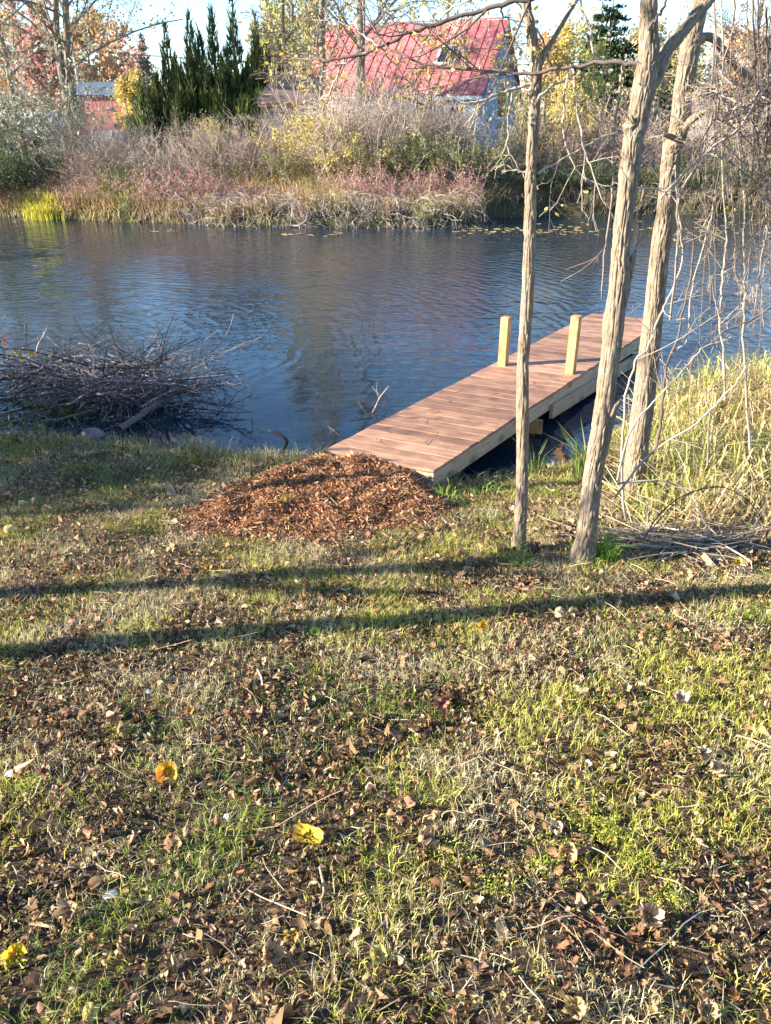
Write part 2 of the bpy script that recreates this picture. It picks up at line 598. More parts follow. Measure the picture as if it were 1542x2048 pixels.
def bark_mat(name, ca, cb, fine=70., dist=.006):
    m, t, out = mat(name)
    tc = nd(t, 'ShaderNodeTexCoord')
    mp = nd(t, 'ShaderNodeMapping')
    mp.inputs['Scale'].default_value = (1, 1, .2)
    n = nd(t, 'ShaderNodeTexNoise', Scale=fine, Detail=4.0, Roughness=.6)
    n2 = nd(t, 'ShaderNodeTexNoise', Scale=6.0, Detail=4.0, Roughness=.7)
    r = nd(t, 'ShaderNodeValToRGB')
    r.color_ramp.elements[0].position = .32
    r.color_ramp.elements[1].position = .68
    r.color_ramp.elements[0].color = (*ca, 1)
    r.color_ramp.elements[1].color = (*cb, 1)
    el = r.color_ramp.elements.new(.52)
    el.color = (*[.5 * (a + b) * q for a, b, q in zip(ca, cb, (1.06, .97, .86))], 1)
    n2.inputs['Scale'].default_value = 13.0
    ad = nd(t, 'ShaderNodeMath', operation='ADD')
    hf = nd(t, 'ShaderNodeMath', operation='MULTIPLY')
    hf.inputs[1].default_value = .5
    p = nd(t, 'ShaderNodeBsdfPrincipled', Roughness=.9)
    p.inputs['Specular IOR Level'].default_value = .15
    b = nd(t, 'ShaderNodeBump', Strength=.9, Distance=dist)
    t.links.new(tc.outputs['Object'], mp.inputs[0])
    t.links.new(mp.outputs[0], n.inputs['Vector'])
    t.links.new(tc.outputs['Object'], n2.inputs['Vector'])
    t.links.new(n.outputs[0], ad.inputs[0])
    t.links.new(n2.outputs[0], ad.inputs[1])
    t.links.new(ad.outputs[0], hf.inputs[0])
    t.links.new(hf.outputs[0], r.inputs[0])
    n3 = nd(t, 'ShaderNodeTexNoise', Scale=7.0, Detail=6.0, Roughness=.8)
    t.links.new(tc.outputs['Object'], n3.inputs['Vector'])
    lr = nd(t, 'ShaderNodeMapRange')
    lr.inputs['From Min'].default_value = .56
    lr.inputs['From Max'].default_value = .70
    lr.inputs['To Max'].default_value = .45
    t.links.new(n3.outputs[0], lr.inputs[0])
    lm = nd(t, 'ShaderNodeMixRGB')                    # grey-green lichen
    lm.inputs[2].default_value = (.33, .33, .25, 1)
    t.links.new(lr.outputs[0], lm.inputs[0])
    t.links.new(r.outputs[0], lm.inputs[1])
    t.links.new(lm.outputs[0], p.inputs['Base Color'])
    t.links.new(n.outputs[0], b.inputs['Height'])
    t.links.new(b.outputs[0], p.inputs['Normal'])
    t.links.new(p.outputs[0], out.inputs[0])
    return m


def plain_mat(name, c, rough=.6, nscale=8, namp=.15, spec=.3, metal=0.):
    m, t, out = mat(name)
    tc = nd(t, 'ShaderNodeTexCoord')
    n = nd(t, 'ShaderNodeTexNoise', Scale=nscale, Detail=5.0, Roughness=.65)
    r = nd(t, 'ShaderNodeValToRGB')
    r.color_ramp.elements[0].position = .3
    r.color_ramp.elements[1].position = .7
    r.color_ramp.elements[0].color = (*[x * (1 - namp) for x in c], 1)
    r.color_ramp.elements[1].color = (*[min(1, x * (1 + namp)) for x in c], 1)
    p = nd(t, 'ShaderNodeBsdfPrincipled', Roughness=rough, Metallic=metal)
    p.inputs['Specular IOR Level'].default_value = spec
    t.links.new(tc.outputs['Object'], n.inputs['Vector'])
    t.links.new(n.outputs[0], r.inputs[0])
    t.links.new(r.outputs[0], p.inputs['Base Color'])
    t.links.new(p.outputs[0], out.inputs[0])
    return m


def water_mat():
    m, t, out = mat('pond_water')
    tc = nd(t, 'ShaderNodeTexCoord')

    def noise(scale, sx, sy, rz, detail=2., dist=0.):
        mp = nd(t, 'ShaderNodeMapping')
        mp.inputs['Scale'].default_value = (sx, sy, 1)
        mp.inputs['Rotation'].default_value = (0, 0, R(rz))
        n = nd(t, 'ShaderNodeTexNoise', Scale=scale, Detail=detail, Roughness=.5, Distortion=dist)
        t.links.new(tc.outputs['Object'], mp.inputs[0])
        t.links.new(mp.outputs[0], n.inputs['Vector'])
        return n

    def math_(op, a, b):
        n = nd(t, 'ShaderNodeMath', operation=op)
        for i, x in enumerate((a, b)):
            if isinstance(x, (int, float)):
                n.inputs[i].default_value = x
            else:
                t.links.new(x, n.inputs[i])
        return n.outputs[0]
    a = noise(1.0, 1.7, 3.6, 12, 2.0, .8)
    b = noise(1.0, 4.5, 8.0, -14, 2.0, .6)
    c = noise(1.0, 13.0, 20.0, 6, 1.0, .3)
    g = noise(.16, 1, 1.5, 30, 2.0, .6)
    gr = nd(t, 'ShaderNodeMapRange')
    gr.inputs['From Min'].default_value = .38
    gr.inputs['From Max'].default_value = .62
    gr.inputs['To Min'].default_value = .5
    gr.inputs['To Max'].default_value = 1.15
    t.links.new(g.outputs[0], gr.inputs[0])

    def ring(x, y, sc, dist):
        mp = nd(t, 'ShaderNodeMapping', vector_type='POINT')
        mp.inputs['Location'].default_value = (-x, -y, 0)
        t.links.new(tc.outputs['Object'], mp.inputs[0])
        wv = nd(t, 'ShaderNodeTexWave', wave_type='RINGS', rings_direction='Z', Scale=sc, Distortion=dist, Detail=1.0)
        wv.inputs['Detail Scale'].default_value = .8
        t.links.new(mp.outputs[0], wv.inputs['Vector'])
        return wv, mp
    w1, _ = ring(-5.0, 10.5, 1.3, 7.0)
    # the water lies calmer in the lee of the brush pile and the near bank
    _, mp = ring(-1.5, 6.4, 1, 0)
    ln = nd(t, 'ShaderNodeVectorMath', operation='LENGTH')
    t.links.new(mp.outputs[0], ln.inputs[0])
    lee = nd(t, 'ShaderNodeMapRange', interpolation_type='SMOOTHSTEP')
    lee.inputs['From Min'].default_value = 1.0
    lee.inputs['From Max'].default_value = 4.2
    lee.inputs['To Min'].default_value = .16
    t.links.new(ln.outputs['Value'], lee.inputs[0])
    h = math_('ADD', math_('MULTIPLY', a.outputs[0], .019), math_('ADD', math_('MULTIPLY', b.outputs[0], .0075), math_('MULTIPLY', c.outputs[0], .0016)))
    h = math_('ADD', h, math_('MULTIPLY', w1.outputs['Fac'], .0042))
    h = math_('MULTIPLY', math_('MULTIPLY', h, gr.outputs[0]), lee.outputs[0])
    bp = nd(t, 'ShaderNodeBump', Strength=1.0, Distance=1.0)
    t.links.new(h, bp.inputs['Height'])
    p = nd(t, 'ShaderNodeBsdfPrincipled', Roughness=.04, IOR=1.333)
    p.inputs['Base Color'].default_value = (.010, .022, .036, 1)
    p.inputs['Specular IOR Level'].default_value = .5
    t.links.new(bp.outputs[0], p.inputs['Normal'])
    t.links.new(p.outputs[0], out.inputs[0])
    return m


def ground_mat(name, cols, scale=3.0):
    m, t, out = mat(name)
    tc = nd(t, 'ShaderNodeTexCoord')
    n = nd(t, 'ShaderNodeTexNoise', Scale=scale, Detail=8.0, Roughness=.75)
    n2 = nd(t, 'ShaderNodeTexNoise', Scale=scale * 25, Detail=6.0, Roughness=.7)
    r = nd(t, 'ShaderNodeValToRGB')
    e = r.color_ramp.elements
    e[0].position, e[0].color = .3, (*cols[0], 1)
    e[1].position, e[1].color = .7, (*cols[-1], 1)
    if len(cols) > 2:
        q = e.new(.5)
        q.color = (*cols[1], 1)
    ad = nd(t, 'ShaderNodeMath', operation='ADD')
    hf = nd(t, 'ShaderNodeMath', operation='MULTIPLY')
    hf.inputs[1].default_value = .5
    p = nd(t, 'ShaderNodeBsdfPrincipled', Roughness=.95)
    p.inputs['Specular IOR Level'].default_value = .1
    b = nd(t, 'ShaderNodeBump', Strength=.8, Distance=.015)
    for q in (n, n2):
        t.links.new(tc.outputs['Object'], q.inputs['Vector'])
    t.links.new(n.outputs[0], ad.inputs[0])
    t.links.new(n2.outputs[0], ad.inputs[1])
    t.links.new(ad.outputs[0], hf.inputs[0])
    t.links.new(hf.outputs[0], r.inputs[0])
    t.links.new(r.outputs[0], p.inputs['Base Color'])
    t.links.new(n2.outputs[0], b.inputs['Height'])
    t.links.new(b.outputs[0], p.inputs['Normal'])
    t.links.new(p.outputs[0], out.inputs[0])
    return m


M_LEAF = leaf_mat('leaf', .35)
M_GRASS = leaf_mat('grass_blade', .3, .05)
M_DRY = leaf_mat('dry_leaf', .2, .03)
M_TWIG = attr_mat('twig_bark', .85, 25, .3)
M_CHIP = attr_mat('wood_chip', .9, 60, .3)
M_STONE = attr_mat('stone', .85, 14, .3, .004)
M_BARK = bark_mat('grey_bark', (.10, .08, .06), (.38, .325, .255), 85., .012)
M_BARKF = bark_mat('far_bark', (.13, .11, .09), (.27, .235, .20), 20., .02)
M_PLANK = wood_mat('brown_deck_board', (.185, .092, .055), (.415, .23, .138), .55, (1.5, 22, 22), False, .3)
M_PINE = wood_mat('pine_lumber', (.40, .19, .06), (.64, .375, .16), .65, (7, 7, .9), (1, 1, .5), .2)
M_FRAME = wood_mat('treated_lumber', (.36, .26, .17), (.52, .40, .28), .7, (1.2, 20, 20), (.55, 1, 1), .1)
M_WATER = water_mat()
M_SOIL = ground_mat('lawn_soil', [(.035, .024, .017), (.075, .05, .035), (.11, .085, .05)], 5.0)
M_FSOIL = ground_mat('bank_soil', [(.025, .022, .012), (.06, .055, .025), (.12, .10, .05)], .8)

# ------------------------------------------------------------------ ground and water
SX = [-14, -8, -3.75, -2.4, -.95, .41, .98, 1.65, 2.2, 2.8, 4, 8, 14]
SY = [8.2, 7.5, 7.0, 6.75, 6.40, 5.85, 6.05, 6.35, 7.1, 7.7, 8.5, 10, 11]


def shore(x):
    return np.interp(x, SX, SY)


def gz(x, y):
    """Height of the near bank."""
    x, y = np.asarray(x, float), np.asarray(y, float)
    s = shore(x) - y
    land = np.maximum(1.15 - .18 * y, .10 + .02 * np.maximum(s, 0))
    land = land + .045 * (fbm(np.stack([x * 1.3, y * 1.3], -1), 3) - .5) + .03 * (fbm(np.stack([x * 5, y * 5], -1), 9, 2) - .5)
    w = sstep(s + .12 * (vnoise(np.stack([x * 4, y * 4], -1), 5) - .5), -.2, .22)
    return -.6 * (1 - w) + land * w


MC = np.array([-.35, 5.25])


def mound(x, y):
    """How much bark mulch lies here, 0..1."""
    dx, dy = np.asarray(x, float) - MC[0], np.asarray(y, float) - MC[1]
    u, v = dx * .82 + dy * .57, -dx * .57 + dy * .82      # u runs from the left of the lawn up to the dock
    u2 = np.where(u < 0, u / 1.62, u / .88)
    v2 = np.where(v < 0, v / 1.06, v / .78)
    r = np.sqrt(u2 ** 2 + v2 ** 2) + .40 * (fbm(np.stack([np.asarray(x) * 2.9, np.asarray(y) * 2.9], -1), 21) - .5)
    return 1 - sstep(r, .42, 1.0)


def gm(x, y):
    """Near bank with the mulch ramp on top of it."""
    g = gz(x, y)
    m = mound(x, y)
    return np.maximum(g, g * (1 - m) + m * .355 + .13 * m * (fbm(np.stack([np.asarray(x) * 8, np.asarray(y) * 8], -1), 31) - .5))


FX = [-400, -60, -14, -10.9, -8, -4.8, -2.2, 1.2, 2.5, 3.5, 5, 11, 60, 400]
FY = [40, 32, 26.5, 25.2, 24.2, 23.5, 23.1, 23.0, 23.4, 25.2, 25.8, 26.2, 32, 40]


def fshore(x):
    return np.interp(x, FX, FY)


def fz(x, y):
    x, y = np.asarray(x, float), np.asarray(y, float)
    s = y - fshore(x)
    P = np.stack([x, y], -1)
    z = -.6 + .95 * sstep(s + .3 * (vnoise(P * 1.5, 4) - .5), -.15, .35) + 1.0 * sstep(s, .3, 6.5) + .1 * (fbm(P * .6, 6) - .5)
    return z + np.maximum(s - 12, 0) * .004


def grid(name, xs, ys, f, m, **kw):
    X, Y = np.meshgrid(xs, ys, indexing='ij')
    V = np.stack([X, Y, f(X, Y)], -1).reshape(-1, 3)
    i = np.arange(len(xs) * len(ys)).reshape(len(xs), len(ys))
    Q = np.stack([i[:-1, :-1], i[1:, :-1], i[1:, 1:], i[:-1, 1:]], -1).reshape(-1, 4)
    mb = MB()
    mb.add(V, Q)
    o = mb.obj(name, m, smooth=True)
    return tag(o, kind='structure', **kw)


xs = np.concatenate([np.linspace(-22, -5, 40), np.arange(-4.9, 4.91, .07), np.linspace(5, 22, 40)])
ys = np.concatenate([np.linspace(-14, -.5, 22), np.arange(-.4, 8.9, .07), np.linspace(9, 12, 20)])
grid('lawn', xs, ys, gz, M_SOIL)
xs = np.concatenate([-np.geomspace(400, 18, 26), np.arange(-17, 17.1, .3), np.geomspace(18, 400, 26)])
ys = np.concatenate([np.arange(21.6, 34, .25), np.geomspace(34.2, 900, 50)])
grid('far_bank', xs, ys, fz, M_FSOIL)
wb = MB()
wb.add([(-400, -10, 0), (400, -10, 0), (400, 60, 0), (-400, 60, 0)], [[0, 1, 2, 3]])
tag(wb.obj('water', M_WATER), kind='structure')


def infront(x, y, m=.3):
    """Inside the picture's footprint on the lawn (with a margin)."""
    d = y * CP + (CZ - gz(x, y)) * SP
    return np.abs(x) < .4985 * d + m


def frontd(x, y):
    return np.abs(x) - .4985 * (y * CP + (CZ - gz(x, y)) * SP)


# ------------------------------------------------------------------ dock
A = np.array([.562, .827])                       # along the dock
A /= np.linalg.norm(A)
WV = np.array([-.835, .40])                      # across it (not quite square)
WID = .93
WV /= np.linalg.norm(WV)
NR = np.array([.355, 5.42])
DZ = .35
aA, aW = math.atan2(A[1], A[0]), math.atan2(WV[1], WV[0])


def dk(t, w, z=0.):
    p = NR + A * t + WV * w
    return np.array([p[0], p[1], DZ + z])


dock = thing('dock', 'narrow wooden dock of reddish brown boards reaching out over the pond', 'dock', dk(0, WID / 2, -DZ))
base = np.array(dock['base'])
NB = 41
PIT = 5.95 / NB
sq = math.sin(aW - aA)
pm = box_mesh('plank', WID + .03, PIT * sq - .006, .026, M_PLANK, .005, 2)
for v in pm.vertices:                           # the ends are cut along the dock's side
    v.co.x += v.co.y / math.tan(aA - aW)
pm.update()
for i in range(NB):
    c = dk((i + .5) * PIT, WID / 2 + random.uniform(-.006, .006), -.013 + random.uniform(-.0015, .0015)) - base
    o = put('plank', pm, dock, c, (random.uniform(-.002, .002), random.uniform(-.002, .002), aW + random.uniform(-.003, .003)))
Lb = 5.9
for w, nm in ((.02, 'side_beam'), (WID - .02, 'side_beam')):
    put(nm, box_mesh(nm, Lb, .038, .15, M_FRAME, .003), dock, dk(.03 + Lb / 2, w, -.104) - base, (0, 0, aA))
put('inner_beam', box_mesh('inner_beam', Lb - .1, .038, .14, M_FRAME, .003), dock, dk(.03 + Lb / 2, WID / 2, -.10) - base, (0, 0, aA))
for t in (.055, Lb + .0):
    put('end_beam', box_mesh('end_beam', WID - .09, .038, .145, M_FRAME, .003), dock, dk(t, WID / 2, -.103) - base, (0, 0, aW))
for t, ws in ((2.02, (.085, WID - .085)), (5.55, (.085, WID - .085))):
    for w in ws:
        put('pile', box_mesh('pile', .089, .089, .95, M_PINE, .004), dock, dk(t, w, -.03 - .475 - .01) - base, (0, 0, aA))
    put('cross_beam', box_mesh('cross_beam', WID + .12, .038, .14, M_PINE, .003), dock, dk(t - .066, WID / 2, -.255) - base, (0, 0, aW))
for w, hh in ((.10, .60), (WID - .10, .52)):
    t = 2.98
    o = put('post', box_mesh('post', .089, .089, 1.0 + hh, M_PINE, .006, 2), dock, dk(t + (.02 if w < .5 else 0), w, hh / 2 - .5) - base, (0, 0, aA))
o = put('brace', box_mesh('brace', 3.3, .038, .14, M_FRAME, .003), dock, dk(3.9, -.022, -.25) - base, (0, R(2.0), aA))

# bark mulch ramp
mb = MB()
gx, gy = np.meshgrid(np.arange(-2.1, .75, .03), np.arange(4.0, 6.25, .03), indexing='ij')
g0, g1 = gz(gx, gy), gm(gx, gy)
keep = (mound(gx, gy) > .02)
rel = np.stack([gx, gy], -1) - NR
wq = (A[0] * rel[..., 1] - A[1] * rel[..., 0]) / (A[0] * WV[1] - A[1] * WV[0])
tq = (rel[..., 0] * WV[1] - rel[..., 1] * WV[0]) / (A[0] * WV[1] - A[1] * WV[0])
g1 = np.where((tq > .0) & (wq > -.02) & (wq < WID + .02), np.minimum(g1, DZ - .03), g1)
i = np.arange(gx.size).reshape(gx.shape)
Q = np.stack([i[:-1, :-1], i[1:, :-1], i[1:, 1:], i[:-1, 1:]], -1)
Q = Q[keep[:-1, :-1] & keep[1:, :-1] & keep[1:, 1:] & keep[:-1, 1:]]
mb.add(np.stack([gx, gy, g1 - .004], -1), Q.reshape(-1, 4), None, (.10, .05, .03))
n = 150000
p = np.stack([rng.uniform(-2.1, .75, n), rng.uniform(4.0, 6.2, n)], 1)
mw = mound(p[:, 0], p[:, 1])
# nothing on top of the deck
rel = p - NR
det = A[0] * WV[1] - A[1] * WV[0]
tt = (rel[:, 0] * WV[1] - rel[:, 1] * WV[0]) / det
ww = (A[0] * rel[:, 1] - A[1] * rel[:, 0]) / det
ok = (rng.uniform(0, 1, n) < mw * 1.2 + .0) & ~((tt > .035) & (ww > -.05) & (ww < WID + .05))
p = p[ok]
z = gm(p[:, 0], p[:, 1]) + rng.uniform(0, .022, len(p))
sz = rng.lognormal(-4.15, .55, len(p))
mc = pick([(.31, .145, .068), (.43, .22, .105), (.17, .078, .04), (.52, .31, .17), (.36, .17, .078), (.24, .11, .052)], len(p), .3)
pz = np.column_stack([p, z])
k = rng.uniform(0, 1, len(p)) < .16
curls(mb, pz[k], sz[k] * .8, mc[k], .3, .55)
leaves(mb, pz[~k], sz[~k], mc[~k], fold=.7, aspect=.26, flat=.45)
tag(mb.obj('bark_mulch', M_CHIP), 'ramp of shredded reddish brown bark mulch heaped against the dock end', 'mulch', kind='stuff')


# ------------------------------------------------------------------ three near trees
def onlawn(px, py, f=gm):
    u, v = (px - 771) / FPX, (1024 - py) / FPX
    d = np.array([u, CP + v * SP, -SP + v * CP])
    y = np.linspace(.4, 9.5, 3000)
    k = y / d[1]
    z = CZ + d[2] * k
    h = f(d[0] * k, y)
    i = int(np.argmax(z <= np.maximum(h, 0)))
    return np.array([d[0] * k[i], y[i], max(float(h[i]), 0)])


def trunk_mesh(mb, cl, rad, sides=60, ring=.012, ridge=.007, seed=0, knots=()):
    cl, rad = np.asarray(cl, float), np.asarray(rad, float)
    L = np.linalg.norm(np.diff(cl, axis=0), axis=1).sum()
    n = max(8, int(L / ring))
    P = spline(cl, n)
    s = np.linspace(0, L, n)
    r = np.interp(np.linspace(0, 1, n), np.linspace(0, 1, len(rad)), rad)
    T = unit(np.gradient(P, axis=0))
    U = unit(np.cross(T, np.array([0, 1., .02])))
    B = np.cross(T, U)
    th = np.arange(sides) / sides * 2 * np.pi
    X = np.stack([np.cos(th)[None] * r[:, None], np.sin(th)[None] * r[:, None], np.broadcast_to(s[:, None], (n, sides))], -1)
    q1 = vnoise(X * np.array([72, 72, 13]) + 1.1 * vnoise(X * np.array([14, 14, 16]), seed + 5)[..., None], seed + 1)
    q2 = vnoise(X * np.array([95, 95, 26]), seed + 2)
    q3 = vnoise(X * np.array([30, 30, 48]), seed + 6)
    fur = np.clip(np.abs(q1 * 2 - 1) * 3.4, 0, 1) ** .8 * np.clip(np.abs(q3 * 2 - 1) * 6 + .55, 0, 1)
    big = fbm(X * np.array([6, 6, 3]), seed + 3) - .5
    rr = r[:, None] * (1 + .13 * big) + ridge * 1.7 * (fur - .8) + ridge * .9 * (q2 - .5)
    for (ks, kt, kw, kh) in knots:
        da = np.angle(np.exp(1j * (th - kt)))[None] * r[:, None]
        rr = rr + kh * np.exp(-((s[:, None] - ks) ** 2 + da ** 2) / kw ** 2)
    V = P[:, None] + rr[..., None] * (U[:, None] * np.cos(th)[None, :, None] + B[:, None] * np.sin(th)[None, :, None])
    idx = np.arange(n * sides).reshape(n, sides)
    a, b = idx[:-1], idx[1:]
    Q = np.stack([a, np.roll(a, -1, 1), np.roll(b, -1, 1), b], -1).reshape(-1, 4)
    e = idx[-1]
    Tt = np.array([[e[0], e[j], e[j + 1]] for j in range(1, sides - 1)])
    mb.add(V.reshape(-1, 3), Q, Tt)
    return P


def px_rad(wpx, Y, py):
    v = (1024 - py) / FPX
    dep = Y / (CP + v * SP)
    return wpx / FPX * dep / 2


def near_trunk(parent, name, rows, Y, seed, **kw):
    """rows: (x, y, width) in the picture; a trunk that stands upright at distance Y."""
    Ys = np.interp(np.linspace(0, 1, len(rows)), np.linspace(0, 1, len(np.atleast_1d(Y))), np.atleast_1d(Y))
    cl = [at(x, y, q) for (x, y, w), q in zip(rows, Ys)]
    rd = [px_rad(w, q, y) * .87 for (x, y, w), q in zip(rows, Ys)]
    mb = MB()
    trunk_mesh(mb, cl, rd, seed=seed, **kw)
    return mb.obj(name, M_BARK, parent, smooth=True)


TW = [(.30, .25, .20), (.38, .32, .26), (.24, .19, .16)]
YL = [(.55, .42, .08), (.62, .50, .16), (.45, .36, .10), (.50, .30, .07)]


def branch(parent, pts, Y, r0, r1, twigs=5, leaf=0, seed=0, col=None, lv=2, sides=7, tl=(.25, .5), name='branch', trop=(0, 0, -.02), lsize=.027, lcol=YL, jit=.003):
    """One limb through picture points, with its side twigs; leaves go to a part of their own."""
    P = spline(path(pts, Y), max(10, len(pts) * 4))
    P[1:-1] += rng.normal(0, jit, (len(P) - 2, 3))
    rr = np.linspace(r0, r1, len(P)) * rng.uniform(.9, 1.1, len(P))
    c = np.array(col if col is not None else TW[seed % 3])
    mb = MB()
    tubes(mb, P, rr, sides, c, cap=True)
    last = P[None]
    Rl = rr[None]
    if twigs:
        a, ar = grow(P[None], rr[None], twigs, tl, .75, 5, .13, trop, .15, .5, .0016)
        tubes(mb, a, ar, 4, c)
        last = a
        if lv > 1:
            b, br = grow(a, ar, 4, (.3, .7), .7, 4, .15, trop, .2, .6, .0012)
            tubes(mb, b, br, 3, c * .95)
            last = b
        if lv > 2:
            d, dr = grow(b, br, 3, (.35, .7), .7, 4, .15, trop, .2, .7, .001)
            tubes(mb, d, dr, 3, c * .95)
            last = d
    o = mb.obj(name, M_TWIG, parent, smooth=True)
    if leaf:
        F = last.reshape(-1, 3)
        q = F[rng.integers(0, len(F), leaf)] + rng.normal(0, .02, (leaf, 3))
        lm = MB()
        leaves(lm, q, rng.uniform(.5, 1.3, leaf) * lsize, pick(lcol, leaf), fold=.9, fine=True)
        lm.obj('foliage', M_LEAF, o if parent is not None else None, loc=tuple(parent['base']) if parent is not None else None)
    return o


Y1, Y2, Y3 = [float(onlawn(*q)[1]) for q in ((1037, 1105), (1168, 1123), (1262, 985))]
b1, b2, b3 = at(1037, 1122, Y1), at(1168, 1126, Y2), at(1262, 992, Y3)
t1 = thing('young_tree', 'slimmest of three grey trunks, forking near the roof, left in the row', 'tree', (b1[0], b1[1], gz(b1[0], b1[1])), 'grey-barked trees by the dock')
near_trunk(t1, 'trunk', [(1035, 1142, 58), (1037, 1108, 39), (1039, 1080, 31), (1043, 1000, 28), (1045, 917, 28), (1046, 735, 28), (1052, 640, 28), (1060, 480, 27), (1061, 380, 26), (1063, 316, 24),
                         (1070, 197, 26), (1072, 130, 27), (1062, 60, 24), (1052, 0, 21), (1046, -160, 18), (1046, -420, 12)], [Y1, Y1, Y1 - .02], 11, sides=110, ring=.012, ridge=.0036, knots=((1.75, -1.2, .03, .008), (1.1, 1.4, .04, .006)))
near_trunk(t1, 'limb', [(1074, 150, 16), (1088, 108, 14), (1112, 70, 11), (1135, 30, 9), (1153, 0, 8), (1190, -70, 7), (1235, -190, 5)], [Y1, Y1 + .1], 12, sides=24, ridge=.002)
t2 = thing('young_tree', 'leaning middle trunk with broken stubs and a tuft of green grass at its foot', 'tree', (b2[0], b2[1], gz(b2[0], b2[1])), 'grey-barked trees by the dock')
near_trunk(t2, 'trunk', [(1161, 1152, 84), (1167, 1116, 60), (1171, 1085, 50), (1177, 1030, 44), (1186, 954, 42), (1198, 880, 43), (1209, 808, 44), (1227, 662, 45), (1240, 540, 43), (1243, 480, 39), (1258, 351, 44), (1266, 280, 42),
                         (1275, 246, 45), (1292, 150, 50), (1297, 110, 46), (1297, 40, 40), (1298, 0, 38), (1302, -160, 32), (1310, -460, 22)], [Y2, Y2 - .02], 21, sides=128, ring=.015, ridge=.0048,
           knots=((2.03, -2.0, .05, .012), (1.42, -1.0, .05, .012), (.3, .5, .08, .01)))
near_trunk(t2, 'limb', [(1298, 186, 24), (1310, 154, 34), (1330, 108, 30), (1360, 70, 28), (1392, 30, 27), (1418, -2, 26), (1470, -80, 23), (1540, -200, 18)], [Y2, Y2 + .15], 22, sides=96, ridge=.004)


def stub(parent, rows, Y, seed):
    """A broken limb: a short tapering piece with a splintered end."""
    cl = np.array([at(x, y, Y + .07 * max(0, 1 - 1.4 * k / (len(rows) - 1))) for k, (x, y, w) in enumerate(rows)])
    rd = np.array([px_rad(w, Y, y) for x, y, w in rows])
    mb = MB()
    trunk_mesh(mb, cl, rd, sides=20, ring=.008, ridge=.004, seed=seed)
    for k in range(7):
        d = rng.normal(0, .3, 3) * rd[-1]
        e = cl[-1] + d
        tubes(mb, np.array([e - (cl[-1] - cl[-2]) * .4, e, e + unit(cl[-1] - cl[-2]) * rng.uniform(.01, .035)]), [rd[-1] * .35, rd[-1] * .25, .001], 4)
    return mb.obj('broken_stub', M_BARK, parent, smooth=True)


stub(t2, [(1232, 640, 26), (1244, 590, 28), (1255, 550, 22), (1264, 522, 13), (1271, 500, 4)], Y2 - .02, 31)
stub(t2, [(1196, 920, 30), (1206, 880, 30), (1216, 850, 24), (1226, 818, 17), (1238, 800, 13)], Y2 - .03, 32)
stub(t2, [(1274, 300, 34), (1266, 270, 32), (1260, 246, 30)], Y2 - .03, 33)
t3 = thing('young_tree', 'thick trunk at the reeds with a swollen wound below its side limbs', 'tree', (b3[0], b3[1], gz(b3[0], b3[1])), 'grey-barked trees by the dock')
near_trunk(t3, 'trunk', [(1258, 1020, 66), (1264, 975, 54), (1272, 920, 50), (1277, 881, 49), (1291, 772, 47), (1307, 626, 43), (1323, 480, 42), (1331, 418, 36), (1338, 350, 38), (1343, 308, 42), (1352, 280, 40),
                         (1360, 246, 44), (1366, 185, 42), (1379, 103, 42), (1393, 40, 36), (1400, 0, 32), (1420, -150, 28), (1450, -400, 20)], [Y3, Y3 - .05], 41, sides=136, ring=.016, ridge=.0056,
           knots=((2.05, -1.9, .07, .016), (2.35, -.6, .06, .012), (1.75, -1.4, .05, .012)))
near_trunk(t3, 'limb', [(1392, 84, 26), (1412, 74, 19), (1430, 80, 17), (1446, 100, 17), (1462, 118, 15), (1480, 140, 16), (1505, 156, 18), (1545, 166, 17), (1620, 160, 15), (1760, 120, 12)], [Y3, Y3 + .1], 42, sides=32, ridge=.003)
near_trunk(t3, 'limb', [(1362, 268, 22), (1376, 246, 17), (1398, 229, 15), (1425, 217, 14), (1460, 212, 14), (1500, 211, 13), (1545, 206, 13), (1640, 190, 10)], [Y3 - .05, Y3 - .3], 43, sides=32, ridge=.003)
stub(t3, [(1356, 278, 14), (1340, 273, 11), (1325, 267, 6)], Y3 - .1, 44)

DK = (.11, .085, .075)
LT = (.38, .32, .25)
# limbs of the middle tree reaching left across the house
branch(t2, [(1274, 128), (1225, 124), (1180, 128), (1120, 138), (1060, 147), (1019, 146), (960, 141), (901, 135), (847, 128), (803, 108), (770, 88), (733, 34), (712, -10)], [Y2, Y2 + .2], .0095, .0035, 9, 60, 2, (.16, .125, .105), lv=3)
branch(t2, [(1290, -60), (1180, -30), (1080, -6), (1019, 5), (965, 20), (874, 47), (817, 67), (733, 105), (675, 118), (640, 118), (634, 95), (635, 62)], [Y2, Y2 + .3], .013, .0035, 9, 70, 0, DK, lv=3)
branch(t2, [(1298, 60), (1310, 40), (1325, 18), (1338, -10)], Y2 - .1, .008, .005, 0, 0, 1, DK)
branch(t2, [(1284, 120), (1268, 180), (1262, 235), (1258, 245)], Y2 + .05, .013, .008, 0, 0, 2, DK)  # stem behind the trunk, its shade put into the dark colour
branch(t1, [(1058, 170), (1030, 176), (1000, 187), (960, 202), (925, 205), (895, 190)], Y1, .008, .003, 5, 12, 1, LT)
branch(t1, [(1076, 198), (1098, 176), (1118, 163), (1142, 158), (1160, 148)], Y1 - .1, .006, .003, 4, 16, 1, LT)
branch(t1, [(1074, 348), (1105, 331), (1134, 313), (1190, 281), (1232, 266), (1252, 265)], [Y1, Y1 + .2], .006, .003, 2, 0, 1, LT)
branch(t1, [(1025, 176), (1017, 246), (1016, 299), (1032, 327), (1052, 360)], Y1 + .1, .004, .003, 2, 0, 1, LT)
branch(t1, [(1052, 345), (1030, 340), (1008, 330), (990, 340)], Y1, .005, .002, 2, 0, 1, LT)
